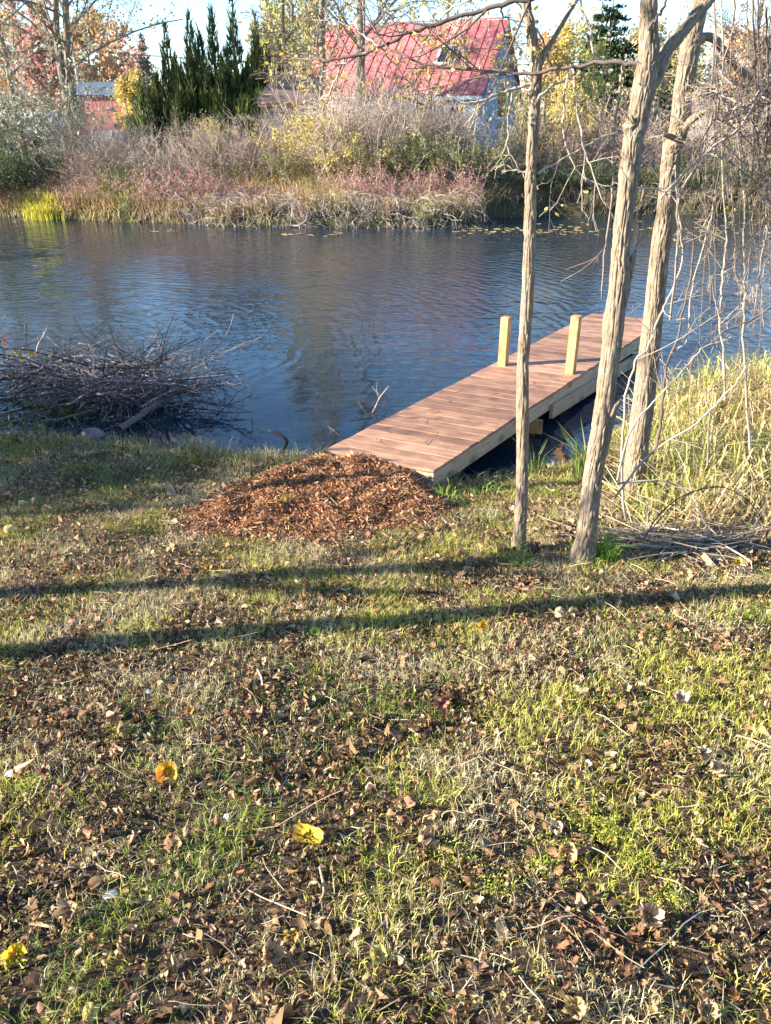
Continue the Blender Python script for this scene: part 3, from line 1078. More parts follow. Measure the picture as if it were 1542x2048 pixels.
branch(t1, [(1046, -40), (1000, -30), (930, 2), (885, 30), (860, 75), (835, 110)], [Y1, Y1 + .5], .007, .002, 8, 40, 1, LT, lv=3)
branch(t2, [(1144, 130), (1151, 176), (1158, 246), (1176, 316), (1197, 380), (1214, 415)], Y2 + .1, .006, .003, 3, 5, 1, LT, name='hanging_twig')
branch(t2, [(1135, 137), (1128, 225), (1128, 274), (1148, 330), (1176, 359), (1221, 374), (1285, 374), (1322, 381)], Y2 + .3, .006, .003, 3, 4, 1, LT, name='hanging_twig')
branch(t2, [(1246, 130), (1241, 169), (1228, 267), (1225, 351), (1221, 420), (1210, 500), (1204, 600)], Y2 + .35, .007, .004, 2, 0, 1, (.26, .19, .16), name='hanging_twig')
branch(t2, [(1190, 127), (1180, 60), (1165, 20), (1160, -30)], Y2 + .2, .006, .003, 5, 20, 1, LT, lv=3)
branch(t2, [(1100, 141), (1090, 90), (1060, 40), (1020, -10)], Y2 + .25, .006, .003, 6, 20, 1, DK, lv=3)
for k, (x0, y0, x1, y1) in enumerate([(700, 112, 640, 20), (760, 95, 690, -20), (800, 72, 760, -40), (900, 40, 930, 140), (880, 135, 935, 60), (960, 141, 1000, 60), (850, 128, 800, 190), (760, 92, 850, 200), (640, 118, 560, 108), (690, 116, 640, 200),
                                      (640, 118, 530, 40), (733, 105, 620, 150), (1000, 10, 1020, 110), (930, 28, 890, 110)]):
    mx, my = (x0 + x1) / 2 + random.uniform(-25, 25), (y0 + y1) / 2 + random.uniform(-20, 30)
    branch(t2, [(x0, y0), (mx, my), (x1, y1)], [Y2 + .3, Y2 + random.uniform(.2, .8)], .005, .002, 6, 26, k, (DK, LT)[k % 2], lv=3, tl=(.3, .7))

# ------------------------------------------------------------------ bare shrub and vines right of the trees
sb = at(1335, 990, 4.9)
sh = thing('bare_shrub', 'many-stemmed bare shrub with pale crooked stems rising from the reeds', 'shrub', (sb[0], sb[1], gz(sb[0], sb[1])))
STEMS = [([(1252, 1040), (1243, 960), (1246, 870), (1253, 794), (1272, 721), (1294, 697), (1324, 624), (1335, 598), (1358, 549), (1365, 502), (1356, 420), (1350, 330)], 4.35, .011, .005, 1),
         ([(1310, 900), (1322, 850), (1326, 785), (1332, 742), (1341, 708), (1358, 667), (1365, 624), (1380, 560), (1388, 478), (1371, 456)], 5.0, .013, .006, 0),
         ([(1341, 708), (1375, 676), (1380, 602), (1390, 553), (1412, 469), (1423, 433), (1430, 380)], 5.0, .008, .004, 1),
         ([(1450, 800), (1448, 706), (1440, 645), (1442, 592), (1448, 527), (1453, 484), (1450, 420), (1444, 250), (1446, 100), (1440, -30)], 5.2, .012, .006, 1),
         ([(1500, 900), (1489, 738), (1487, 635), (1490, 549), (1487, 495), (1489, 420), (1478, 300), (1470, 200)], 5.0, .012, .006, 1),
         ([(1235, 960), (1261, 860), (1311, 800), (1377, 727), (1403, 697), (1429, 686)], 4.3, .009, .004, 1),
         ([(1230, 995), (1300, 910), (1386, 852), (1427, 813), (1472, 764), (1502, 716)], 4.2, .009, .004, 1),
         ([(1320, 400), (1338, 377), (1384, 332), (1425, 295), (1472, 260), (1502, 217), (1527, 160), (1545, 110)], 4.3, .009, .005, 1),
         ([(1340, 640), (1357, 480), (1355, 402), (1392, 332), (1416, 260), (1425, 236), (1441, 185), (1445, 143), (1457, 86), (1476, 41), (1496, 0)], 4.4, .008, .004, 2),
         ([(1270, 376), (1320, 379), (1351, 402), (1357, 450), (1352, 520)], 4.4, .006, .003, 1),
         ([(1415, 930), (1420, 830), (1413, 790), (1450, 755), (1475, 735)], 4.6, .008, .004, 2),
         ([(1545, 610), (1500, 640), (1440, 668), (1430, 690)], 4.9, .008, .005, 0),
         ([(1425, 420), (1400, 475), (1420, 500), (1440, 530), (1480, 570), (1530, 640)], 4.9, .005, .003, 1),
         ([(1545, 470), (1510, 500), (1480, 520)], 4.9, .005, .003, 2),
         ([(1235, 968), (1300, 960), (1350, 970), (1390, 1010), (1420, 1060)], 4.15, .010, .004, 1)]
for pts, Y, r0, r1, k in STEMS:
    branch(sh, pts, [Y, Y + random.uniform(-.1, .2)], r0 * .8, r1 * .8, 5, 0, k, [(.13, .10, .08), (.34, .285, .22), (.22, .175, .14)][k], tl=(.1, .28), name='stem', lv=2, jit=.0035)
vt = thing('vine_tangle', 'tangle of thin brown vines hanging over the right-hand limbs', 'vines', at(1500, 212, 4.4))
for k in range(24):
    x = random.uniform(1425, 1600)
    top = random.uniform(-60, 60) if k % 3 else 205
    bot = random.uniform(350, 760)
    n = 6
    pts, xx = [], x
    for q in range(n):
        f = q / (n - 1)
        pts.append((xx, top + (bot - top) * f))
        xx += random.gauss(0, 7) - 2
    c = np.array([(.32, .26, .20), (.21, .16, .125), (.15, .11, .09)][k % 3])
    branch(vt, pts, [random.uniform(4.2, 5.0), random.uniform(4.4, 5.2)], random.uniform(.003, .0062), .0015, 7, 0 if k % 3 else 7, k, c, tl=(.06, .22), name='vine', lv=3, jit=.0025)
for k in range(14):
    x, y = random.uniform(1400, 1560), random.uniform(150, 330)
    branch(vt, [(x, y), (x + random.uniform(-60, 60), y + random.uniform(-60, 60)), (x + random.uniform(40, 150), y + random.uniform(-90, 90))], [4.3, 4.6], .005, .002, 7, 4, k, [(.36, .29, .24), (.24, .18, .15)][k % 2], lv=3, name='vine')

# arching dark cane over the lawn's right edge
cane = MB()
for pts, r in (([(1285, 1085), (1310, 1040), (1345, 1005), (1390, 982), (1440, 974), (1470, 984), (1500, 1005), (1525, 1040)], .0042), ([(1300, 1062), (1345, 1012), (1385, 985), (1420, 972), (1455, 976)], .003), ([(1470, 984), (1500, 962), (1530, 958), (1570, 965)], .0035)):
    P = spline(path(pts, [3.9, 4.1]), 24)
    tubes(cane, P, np.linspace(r, r * .6, 24), 6, DK)
    a, ar = grow(P[None], np.full((1, 24), r), 22, (.008, .018), 1.3, 2, .02, (0, 0, 0), .05, .4, .001)
    tubes(cane, a, ar, 3, DK)
tag(cane.obj('bramble_cane', M_TWIG), 'dark thorny cane arching over dry stalks at the lawn edge', 'bramble')


# ------------------------------------------------------------------ trees and shrub outside the left edge: their shade falls across the lawn
def plain_tree(x, y, h, r, label, seed, crown=0, lean=(0, 0), leafn=0, t0=.45):
    z = float(gz(x, y))
    t = thing('young_tree', label, 'tree', (x, y, z))
    cl = [(x, y, z - .1), (x + lean[0] * .3, y + lean[1] * .3, z + h * .33), (x + lean[0] * .7, y + lean[1] * .7, z + h * .66), (x + lean[0], y + lean[1], z + h)]
    mb = MB()
    P = trunk_mesh(mb, cl, [r * 1.3, r, r * .8, r * .35], sides=28, ring=.04, ridge=.006, seed=seed)
    mb.obj('trunk', M_BARK, t, smooth=True)
    P = P[None]
    Rr = np.interp(np.linspace(0, 1, P.shape[1]), [0, .6, 1], [r, r * .8, r * .35])[None]
    mb = MB()
    a, ar = grow(P, Rr, 16, (.18, .36), .75, 7, .1, (0, 0, .05), t0, .45, .004)
    b, br = grow(a, ar, 6, (.3, .6), .7, 5, .12, (0, 0, .03), .2, .5, .002)
    c, cr = grow(b, br, 4, (.3, .6), .7, 4, .14, (0, 0, .0), .2, .6, .0015)
    tubes(mb, a, ar, 6, TW[2])
    tubes(mb, b, br, 4, TW[0])
    tubes(mb, c, cr, 3, TW[0])
    mb.obj('crown', M_TWIG, t)
    if leafn:
        lm = MB()
        F = c.reshape(-1, 3)
        leaves(lm, F[rng.integers(0, len(F), leafn)] + rng.normal(0, .05, (leafn, 3)), rng.uniform(.04, .08, leafn), pick(YL, leafn))
        lm.obj('foliage', M_LEAF, t)
    return t


def back(px, py, d, plane=None):
    """A point on the lawn at this place of the picture, moved d metres towards the sun."""
    u, v = (px - 771) / FPX, (1024 - py) / FPX
    dr = np.array([u, CP + v * SP, -SP + v * CP])
    y = 3.
    for _ in range(30):
        k = y / dr[1]
        zz = CZ + dr[2] * k
        y += (zz - float(gz(dr[0] * k, y))) / (-dr[2] / dr[1] - .18) * .8
    x = dr[0] / dr[1] * y
    return x - d * math.cos(R(SUN_AZ)), y - d * math.sin(R(SUN_AZ))


for (px, py, d, h, r, k, lab) in ((0, 1310, 2.0, 7.5, .068, 3, 'young grey tree standing on the lawn nearest the house side'), (0, 1192, 3.2, 2.5, .085, 4, 'young grey tree on the upper lawn beyond the left edge'),
                                  (0, 1030, 3.0, 7, .05, 5, 'young grey tree close to the water past the brush pile')):
    x, y = back(px, py, d)
    plain_tree(x, y, h, r, lab, 50 + k, t0=.5, leafn=350 if h > 3 else 60)

# ------------------------------------------------------------------ shrub prototypes
GREY = [(.36, .285, .225), (.47, .385, .31), (.26, .20, .16), (.39, .305, .25)]


def shrub(name, label, cat, h, rad, nst, cols, leafn, lcol, lsize=.05, sub=(5, 4), lf=.5, twr=.006, lowleaf=0., loc=(0, 0, 0), group=None, wig=.1):
    t = thing(name, label, cat, loc, group)
    L = np.array(loc, float)
    an = rng.uniform(0, 2 * np.pi, nst)
    rr = np.sqrt(rng.uniform(0, 1, nst)) * rad * .45
    S = np.stack([np.cos(an) * rr, np.sin(an) * rr, np.full(nst, -.05)], 1)
    D = np.stack([np.cos(an) * rr / rad * 1.1, np.sin(an) * rr / rad * 1.1, np.ones(nst)], 1) + rng.normal(0, .26, (nst, 3)) * np.array([1.5, 1.5, 1])
    P = lines(S, D, h * rng.uniform(.6, 1.05, nst), 7, wig, (0, 0, .02))
    Rr = twr * 2.2 * rng.uniform(.6, 1.2, (nst, 1)) * np.linspace(1, .4, 7)[None]
    mb = MB()
    tubes(mb, P + L, Rr, 4, pick(cols, nst))
    a, ar = grow(P, Rr, sub[0], (.25, .6), .8, 5, wig + .03, (0, 0, .06), .2, .6, twr * .45)
    tubes(mb, a + L, ar, 3, pick(cols, len(a)))
    b, br = grow(a, ar, sub[1], (.4, .8), .85, 3, wig + .05, (0, 0, .03), .15, .7, twr * .35)
    tubes(mb, b + L, br, 3, pick(cols, len(b)))
    mb.obj('stem', M_TWIG, t)
    if leafn:
        F = np.concatenate([b.reshape(-1, 3), a.reshape(-1, 3)])
        q = F[rng.integers(0, len(F), leafn)] + rng.normal(0, .05, (leafn, 3))
        lm = MB()
        leaves(lm, q + L, rng.uniform(.6, 1.35, leafn) * lsize, pick(lcol, leafn, .25), fold=.7, aspect=.7)
        lm.obj('foliage', M_LEAF, t)
    return t


for (x, y, h, k) in ((-4.9, 5.45, 1.75, 0), (-5.2, 6.25, 1.9, 1), (-5.7, 7.0, 2.1, 2), (-6.9, 4.9, 2.0, 3)):
    shrub('bush', ['leafy green bush on the bank just past the left edge', 'leafy green bush beside the brush pile past the left edge', 'tall leafy bush at the water past the left edge', 'leafy bush on the lawn farther past the left edge'][k], 'bush', h, 1.5, 30, TW, 2600, [(.10, .15, .03), (.16, .19, .05), (.3, .28, .07)], .07, loc=(x, y, float(gz(x, y))), group='bushes past the left edge')
P_BARE = [shrub('bare_shrub', 'x', 'shrub', 2.5, 1.6, 44, GREY, 420, [(.40, .30, .18), (.46, .34, .11), (.34, .22, .17)], .05, (6, 4), wig=.19, twr=.0085) for _ in range(3)]
P_YEL = [shrub('yellow_shrub', 'x', 'shrub', 2.4, 1.3, 30, GREY, 5200, [(.55, .46, .13), (.62, .52, .20), (.48, .42, .12), (.60, .44, .14)], .085, (6, 4), wig=.14)]
P_OLI = [shrub('olive_shrub', 'x', 'shrub', 1.7, 1.3, 22, GREY, 2600, [(.14, .17, .05), (.20, .21, .06), (.27, .25, .08), (.10, .13, .04)], .07) for _ in range(2)]
P_RED = [shrub('red_shrub', 'x', 'shrub', 1.15, 1.1, 22, [(.30, .20, .17), (.36, .26, .22)], 1100, [(.42, .17, .15), (.48, .27, .21), (.36, .13, .14), (.50, .34, .26)], .05) for _ in range(2)]
P_MAU = [shrub('russet_shrub', 'x', 'shrub', 2.2, 1.4, 26, [(.27, .20, .185), (.31, .24, .22)], 1300, [(.30, .16, .13), (.36, .22, .16), (.42, .28, .15), (.25, .12, .11)], .06) for _ in range(2)]
P_GRY = [shrub('grey_leaf_shrub', 'x', 'shrub', 2.9, 1.6, 26, [(.22, .19, .15)], 3600, [(.30, .30, .22), (.23, .25, .16), (.36, .35, .28), (.16, .19, .10)], .075)]
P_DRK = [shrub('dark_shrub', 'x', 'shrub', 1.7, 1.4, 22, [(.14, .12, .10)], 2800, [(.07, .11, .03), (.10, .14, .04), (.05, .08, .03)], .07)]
used = set()


def place(protos, px, Y, sc, label, group=None, dz=0.):
    p = protos[random.randrange(len(protos))]
    c = p if p.name not in used else copy_tree(p)
    used.add(p.name)
    q = at(px, 300, Y)
    c.location = (q[0], Y, float(fz(q[0], Y)) + dz)
    c.rotation_euler = (0, 0, random.uniform(0, 6.28))
    s = sc if not np.isscalar(sc) else (sc, sc, sc)
    c.scale = s
    c['label'] = label
    if group:
        c['group'] = group
    return c


GB, GR, GO = 'bare shrubs along the far bank', 'red-leaved shrubs above the far waterline', 'olive shrubs on the far bank'
for a in [(P_BARE, 150, 27.5, 0.85, 'bare grey shrub in front of the red barn'), (P_BARE, 195, 30.5, 0.75, 'bare shrub straight before the red barn wall'), (P_BARE, 248, 30.0, .65, 'bare shrub under the golden weeping bush'), (P_BARE, 215, 26.6, 0.8, 'pale twiggy shrub below the yellow weeping bush'), (P_BARE, 285, 27.5, 0.75, 'bare shrub in front of the first dark cedar'),
          (P_BARE, 345, 26.4, 0.68, 'low bare shrub before the cedar clump, nearest the grasses'), (P_BARE, 405, 28.0, 0.8, 'bare shrub tangled with yellow vine leaves before the cedars'), (P_BARE, 468, 27.2, 0.78, 'bare shrub between the cedars and the stone shed'),
          (P_BARE, 530, 28.2, 0.68, 'grey bare shrub in front of the stone shed corner'), (P_BARE, 690, 28.2, 1.12, 'tall bare shrub covering the left half of the red roofed house'), (P_BARE, 745, 27.2, 1.0, 'bare shrub right of the yellow shrub'),
          (P_BARE, 790, 28.6, 1.15, 'tallest bare shrub, in front of the house eave'), (P_BARE, 672, 29.4, 1.2, 'tall bare shrub before the left end of the red roof'), (P_BARE, 820, 29.6, 1.0, 'tall bare shrub against the white eave board'), (P_BARE, 880, 29.8, .8, 'bare shrub against the front wall of the house'), (P_BARE, 850, 27.6, 0.9, 'bare shrub under the white eave board'), (P_BARE, 905, 28.6, 0.72, 'bare shrub under the house window'),
          (P_BARE, 960, 27.8, 0.68, 'bare shrub in front of the blue gable corner'), (P_BARE, 1250, 30.5, 1.1, 'bare shrub seen between the two thicker trunks'), (P_BARE, 1420, 31, 1.0, 'bare shrub behind the hanging vines'),
          (P_BARE, 1520, 30, 1.1, 'bare shrub at the right end of the far bank'), (P_BARE, 600, 29.5, 0.72, 'bare shrub behind the yellow shrub, against the shed wall'), (P_BARE, 655, 26.6, .8, 'small bare shrub at the foot of the yellow shrub')]:
    place(*a, group=GB)
place(P_YEL, 640, 27.4, (1.0, 1.0, .74), 'yellow leaved shrub in front of the stone shed')
place(P_YEL, 690, 26.6, (.8, .8, .62), 'low golden shrub right of the tall yellow one')
place(P_YEL, 430, 28.6, (.4, .4, .62), 'thin yellow vine-clad shrub before the dark cedars')
place(P_YEL, 1140, 30, (.7, .7, 1.2), 'slender yellow shrub between the slim and leaning trunks')
for a in [(P_OLI, 800, 26.4, .95, 'olive shrub below the bare shrubs under the roof'), (P_OLI, 865, 26.2, 1.0, 'olive shrub under the white eave end'), (P_OLI, 930, 26.6, 1.0, 'olive shrub below the house window'), (P_OLI, 990, 27.2, .9, 'olive shrub left of the slim trunk'),
          (P_OLI, 745, 26.2, .8, 'dark olive shrub beside the golden shrub'), (P_OLI, 1030, 29, (.8, .8, 1.9), 'upright green shrub against the blue gable'), (P_OLI, 300, 26.4, .62, 'olive shrub below the small distant spruce'), (P_OLI, 425, 26.3, .62, 'olive shrub below the slender cedar'), (P_OLI, 560, 26.5, .7, 'olive shrub left of the tall yellow shrub'), (P_OLI, 230, 26.0, .7, 'olive shrub low among the dry grasses at left')]:
    place(*a, group=GO)
for a in [(P_RED, 160, 25.3, .8, 'reddish shrub nearest the yellow-green reed tuft'), (P_RED, 275, 25.0, 1.0, 'crimson shrub below the first cedar'), (P_RED, 385, 25.2, 1.0, 'crimson shrub below the cedar clump'), (P_RED, 440, 24.8, .8, 'pink twigged shrub under the middle cedars'),
          (P_RED, 700, 24.9, 1.0, 'pinkish shrub below the golden shrub'), (P_RED, 770, 24.6, .9, 'pinkish shrub at the middle of the bank'), (P_RED, 850, 24.8, .8, 'pinkish shrub below the olive shrubs'), (P_RED, 930, 25.0, 1.0, 'dark red shrub at the bank corner by the slim trunk')]:
    place(*a, group=GR)
for a in [(P_MAU, 1090, 29.2, .95, 'russet shrub just right of the slim trunk'), (P_MAU, 1150, 28.8, .9, 'russet shrub behind the crossing pale twigs'), (P_MAU, 1205, 29.6, 1.0, 'russet shrub left of the leaning trunk'), (P_MAU, 1290, 29.2, .9, 'russet shrub between leaning and thick trunks'),
          (P_MAU, 1010, 28.4, .75, 'russet shrub right of the blue gable'), (P_MAU, 1440, 29.6, .8, 'russet shrub behind the vine tangle'), (P_MAU, 330, 27.0, .62, 'russet shrub low before the first cedars'), (P_MAU, 505, 26.8, .62, 'russet shrub in front of the log shed corner'), (P_MAU, 725, 26.9, .8, 'russet shrub beside the golden shrub'), (P_MAU, 185, 26.6, .6, 'russet shrub below the red barn')]:
    place(*a, group='russet shrubs on the far bank')
for a in [(P_GRY, 12, 29.0, 1.7, 'tall grey-leaved shrub at the far left edge'), (P_GRY, 112, 31, .95, 'grey-leaved shrub before the white trailer'), (P_GRY, -60, 28, 1.1, 'grey-leaved shrub past the left edge')]:
    place(*a, group='grey-leaved shrubs at left')
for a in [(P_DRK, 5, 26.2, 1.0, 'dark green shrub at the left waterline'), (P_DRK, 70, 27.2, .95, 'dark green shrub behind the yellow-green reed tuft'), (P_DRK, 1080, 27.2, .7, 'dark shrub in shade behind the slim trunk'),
          (P_DRK, 1170, 27.4, .75, 'dark shrub in shade behind the hanging twigs'), (P_DRK, 1270, 27.3, .7, 'dark shrub in shade behind the leaning trunk'), (P_DRK, 1380, 27.6, .8, 'dark shrub in shade right of the thick trunk'), (P_DRK, 1480, 27.4, .8, 'dark shrub in shade behind the vines'),  # these right-hand shrubs carry the bank's shade in their dark leaf colour
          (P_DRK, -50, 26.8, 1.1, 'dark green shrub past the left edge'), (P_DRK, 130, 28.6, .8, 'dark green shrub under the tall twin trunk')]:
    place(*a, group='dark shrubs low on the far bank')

# far bank grasses, roots at the waterline, reed tuft
mb = MB()
n = 46000
x = rng.uniform(-15, 16, n)
s = rng.beta(1.1, 2.2, n) * 5.0 + .08
y = fshore(x) + s
z = fz(x, y)
pat = fbm(np.stack([x * .9, y * .9], -1), 44)
pat2 = fbm(np.stack([x * .5, y * 1.2], -1), 47)
ct = pick([(.50, .37, .16), (.58, .45, .23), (.38, .27, .12), (.42, .27, .15), (.28, .20, .10)], n)
cg = pick([(.32, .30, .10), (.40, .36, .13), (.24, .24, .08)], n)
cp = pick([(.44, .26, .22), (.38, .22, .19), (.50, .34, .29)], n)
w = np.where((pat > .62)[:, None], cg, ct)
w = np.where(((pat2 + rng.normal(0, .06, n)) > .66)[:, None], cp, w)
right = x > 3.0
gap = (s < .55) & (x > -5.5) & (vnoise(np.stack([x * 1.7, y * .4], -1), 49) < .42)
w = np.where(right[:, None], pick([(.20, .16, .10), (.14, .14, .06), (.25, .19, .13)], n), w)  # shade on the right stretch is put into darker grass colours
k = ~gap
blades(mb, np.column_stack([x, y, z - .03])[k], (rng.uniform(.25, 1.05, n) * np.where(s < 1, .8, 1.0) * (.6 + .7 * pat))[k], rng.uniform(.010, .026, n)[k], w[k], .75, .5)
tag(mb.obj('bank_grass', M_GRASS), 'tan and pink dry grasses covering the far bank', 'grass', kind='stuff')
mb = MB()
n = 26000
x = rng.uniform(-45, 45, n)
y = rng.uniform(28, 62, n)
ok = y > fshore(x) + 4
x, y = x[ok], y[ok]
spikes(mb, np.column_stack([x, y, fz(x, y) - .02]), rng.uniform(.10, .30, len(x)), .05, pick([(.16, .20, .05), (.22, .24, .07), (.30, .27, .12)], len(x)), .5)
tag(mb.obj('meadow_grass', M_GRASS), 'green lawn grass around the far houses', 'grass', kind='stuff')
mb = MB()
n = 1050
x = np.where(rng.uniform(0, 1, n) < .8, rng.uniform(-6.5, 3.0, n), rng.uniform(-10, 11, n))
y = fshore(x) + rng.uniform(-.1, .9, n)
st = np.column_stack([x, y, fz(x, y) + rng.uniform(.0, .5, n)])
D = np.column_stack([rng.normal(0, .9, n), rng.uniform(-1, -.1, n), rng.uniform(-.8, .5, n)])
P = lines(st, D, rng.uniform(.3, .95, n), 7, .27, (0, -.02, -.08))
P[:, :, 2] = np.maximum(P[:, :, 2], -.03)
Rr = rng.uniform(.0035, .010, (n, 1)) * np.linspace(1, .35, 7)[None]
tubes(mb, P, Rr, 4, pick([(.38, .32, .27), (.31, .26, .22), (.46, .40, .34), (.22, .17, .145)], n))
a, ar = grow(P, Rr, 2, (.25, .5), .8, 4, .18, (0, 0, -.02), .2, .6, .004)
tubes(mb, a, ar, 3, pick([(.38, .32, .27), (.28, .23, .20)], len(a)))
tag(mb.obj('root_tangle', M_TWIG), 'pale bleached roots and sticks along the far waterline', 'roots', kind='stuff')
mb = MB()
n = 500
c = at(85, 440, 25.0)
x = c[0] + rng.normal(0, .28, n)
y = fshore(x) - .1 + rng.uniform(-.2, .5, n)
blades(mb, np.column_stack([x, y, np.maximum(fz(x, y), 0) - .02]), rng.uniform(.25, .6, n), .03, pick([(.50, .46, .05), (.58, .52, .08), (.40, .40, .05)], n), .35, .3)
tag(mb.obj('reed_tuft', M_GRASS), 'bright yellow-green reed tuft at the left far waterline', 'reeds', kind='stuff')
# driftwood snag
mb = MB()
P = spline(path([(578, 450), (596, 452), (612, 441), (626, 424)], 23.0), 14)
tubes(mb, P, np.linspace(.035, .022, 14), 7, (.24, .20, .17), cap=True)
a, ar = grow(P[None], np.full((1, 14), .05), 7, (.3, .6), .9, 5, .2, (0, 0, -.02), .1, .5, .008)
tubes(mb, a, ar, 5, (.24, .20, .17))
tag(mb.obj('driftwood', M_TWIG), 'bleached driftwood snag poking up at the far waterline', 'driftwood')
# lily pads
mb = MB()
n = 230
skip = rng.uniform(0, 1, 230) < .4
ex = np.concatenate([rng.uniform(900, 1200, 110), rng.uniform(1120, 1500, 60), rng.uniform(560, 680, 34), rng.uniform(15, 75, 14), rng.uniform(300, 345, 12)])
ey = np.concatenate([463 + rng.normal(0, 5, 110), 456 + rng.normal(0, 8, 60), 470 + rng.normal(0, 2, 34), 443 + rng.normal(0, 2, 14), 463 + rng.normal(0, 1.5, 12)])
for k in range(n):
    u, v = (ex[k] - 771) / FPX, (1024 - ey[k]) / FPX
    d = np.array([u, CP + v * SP, -SP + v * CP])
    c = d * (-CZ / d[2]) + np.array([0, 0, CZ])
    if skip[k] or c[1] > fshore(c[0]) - .1:
        continue
    r = random.uniform(.04, .10)
    a0 = random.uniform(0, 6.28)
    aa = a0 + np.linspace(.25, 6.0, 11)
    V = np.concatenate([[[c[0], c[1], .012]], np.column_stack([c[0] + np.cos(aa) * r, c[1] + np.sin(aa) * r, .012 + rng.uniform(-.004, .012, 11)])])
    mb.add(V, None, [[0, j, j + 1] for j in range(1, 11)], pick([(.46, .36, .14), (.38, .29, .11), (.30, .27, .10), (.45, .31, .14)], 1)[0])
tag(mb.obj('lily_pads', M_DRY), 'rafts of yellowing lily pads afloat along the far bank', 'lily pads', kind='stuff')
# ------------------------------------------------------------------ buildings on the far side
M_ROOF = plain_mat('red_roof_metal', (.48, .14, .13), .45, 1.2, .2, .45)
M_WHITE = plain_mat('white_paint', (.78, .77, .74), .55, 4, .05)
M_SIDING = plain_mat('grey_siding', (.44, .46, .48), .7, 3, .1)
M_BLUE = plain_mat('blue_siding', (.27, .36, .50), .7, 3, .1)
M_DBLUE = plain_mat('dark_blue_paint', (.06, .09, .17), .6, 3, .1)
M_GLASS = plain_mat('window_glass', (.03, .035, .04), .25, 1, .1, .3)
M_LOG = plain_mat('pinkish_log', (.40, .29, .24), .85, 5, .25)
M_SHINGLE = plain_mat('brown_shingle', (.17, .125, .105), .9, 9, .3)
M_ORANGE = plain_mat('orange_trim', (.50, .22, .10), .7, 4, .1)
M_RED = plain_mat('barn_red', (.46, .17, .145), .8, 3, .15)
M_SLATE = plain_mat('grey_blue_roof', (.08, .11, .16), .9, 3, .15)
M_RUB = plain_mat('black_rubber', (.02, .02, .02), .8, 6, .1)
M_CREAM = plain_mat('cream_wall', (.62, .56, .46), .8, 3, .1)

TH = R(22)
e2, b2v = np.array([math.cos(TH), -math.sin(TH), 0]), np.array([math.sin(TH), math.cos(TH), 0])
E0 = at(966, 190, 36.0)
upz = np.array([0, 0, 1.])
gz0 = 1.3
house = thing('house', 'house with a long red metal roof and blue gable behind bare shrubs', 'house', (E0[0], E0[1], gz0))
HB = np.array(house['base'])
HL, HD, RISE = 8.7, 3.6, 2.95


def hp(u, b, z):
    """House point: u metres left of the right end, b metres back from the eave, z metres above the eave."""
    return E0 - e2 * u + b2v * b + upz * z


def quadbox(mb, a, b, c, d, off):
    a, b, c, d = [np.asarray(q, float) for q in (a, b, c, d)]
    off = np.asarray(off, float)
    V = [a, b, c, d, a + off, b + off, c + off, d + off]
    mb.add(V, [[0, 1, 2, 3], [7, 6, 5, 4], [0, 4, 5, 1], [1, 5, 6, 2], [2, 6, 7, 3], [3, 7, 4, 0]])


nP = 20
pw = HL / nP
for k in range(nP):
    mb = MB()
    u0, u1 = k * pw + .012, (k + 1) * pw - .012
    nrm = unit(np.cross(e2, b2v * HD + upz * RISE))
    quadbox(mb, hp(u0, -.0, 0), hp(u1, -.0, 0), hp(u1, HD, RISE), hp(u0, HD, RISE), -nrm * .03)
    quadbox(mb, hp(u1 - .014, 0, .045), hp(u1 + .014, 0, .045), hp(u1 + .014, HD, RISE + .045), hp(u1 - .014, HD, RISE + .045), -nrm * .06)
    mb.obj('roof_panel', M_ROOF, house)
mb = MB()
quadbox(mb, hp(0, HD, RISE - .02), hp(HL, HD, RISE - .02), hp(HL, 2 * HD, -.02), hp(0, 2 * HD, -.02), (0, 0, -.05))
mb.obj('back_roof', M_ROOF, house)
mb = MB()
quadbox(mb, hp(-.02, HD - .12, RISE + .05), hp(HL + .02, HD - .12, RISE + .05), hp(HL + .02, HD + .12, RISE + .05), hp(-.02, HD + .12, RISE + .05), (0, 0, .03))
mb.obj('ridge_cap', M_ROOF, house)
mb = MB()
quadbox(mb, hp(.05, -.03, -.17), hp(3.4, -.03, -.17), hp(3.4, -.03, -.02), hp(.05, -.03, -.02), b2v * .028)
mb.obj('eave_board', M_WHITE, house)
wh = E0[2] - gz0 + .1
mb = MB()
nc = 14
for k in range(nc):
    z0, z1 = -wh + (wh - .1) * k / nc, -wh + (wh - .1) * (k + 1) / nc
    quadbox(mb, hp(.25, .28, z0), hp(HL - .25, .28, z0), hp(HL - .25, .31, z1), hp(.25, .31, z1), b2v * .1)
mb.obj('front_wall', M_SIDING, house)
mb = MB()
nb = 22
for k in range(nb):
    f0, f1 = k / nb, (k + 1) / nb
    d0, d1 = .3 + (2 * HD - .6) * f0, .3 + (2 * HD - .6) * f1 - .02
    top = lambda d: RISE * (1 - abs(d - HD) / HD) - .08
    quadbox(mb, hp(.2, d0, -wh), hp(.2, d1, -wh), hp(.2, d1, top(d1)), hp(.2, d0, top(d0)), -e2 * .1)
mb.obj('gable_wall', M_BLUE, house)
mb = MB()
quadbox(mb, hp(.22, HD - .7, -.9), hp(.22, HD + .5, -.9), hp(.22, HD + .5, .4), hp(.22, HD - .7, .4), e2 * .06)
w = mb.obj('window', M_WHITE, house)
mb = MB()
quadbox(mb, hp(.15, HD - .6, -.8), hp(.15, HD + .4, -.8), hp(.15, HD + .4, .3), hp(.15, HD - .6, .3), e2 * .02)
mb.obj('pane', M_GLASS, w, loc=tuple(HB))
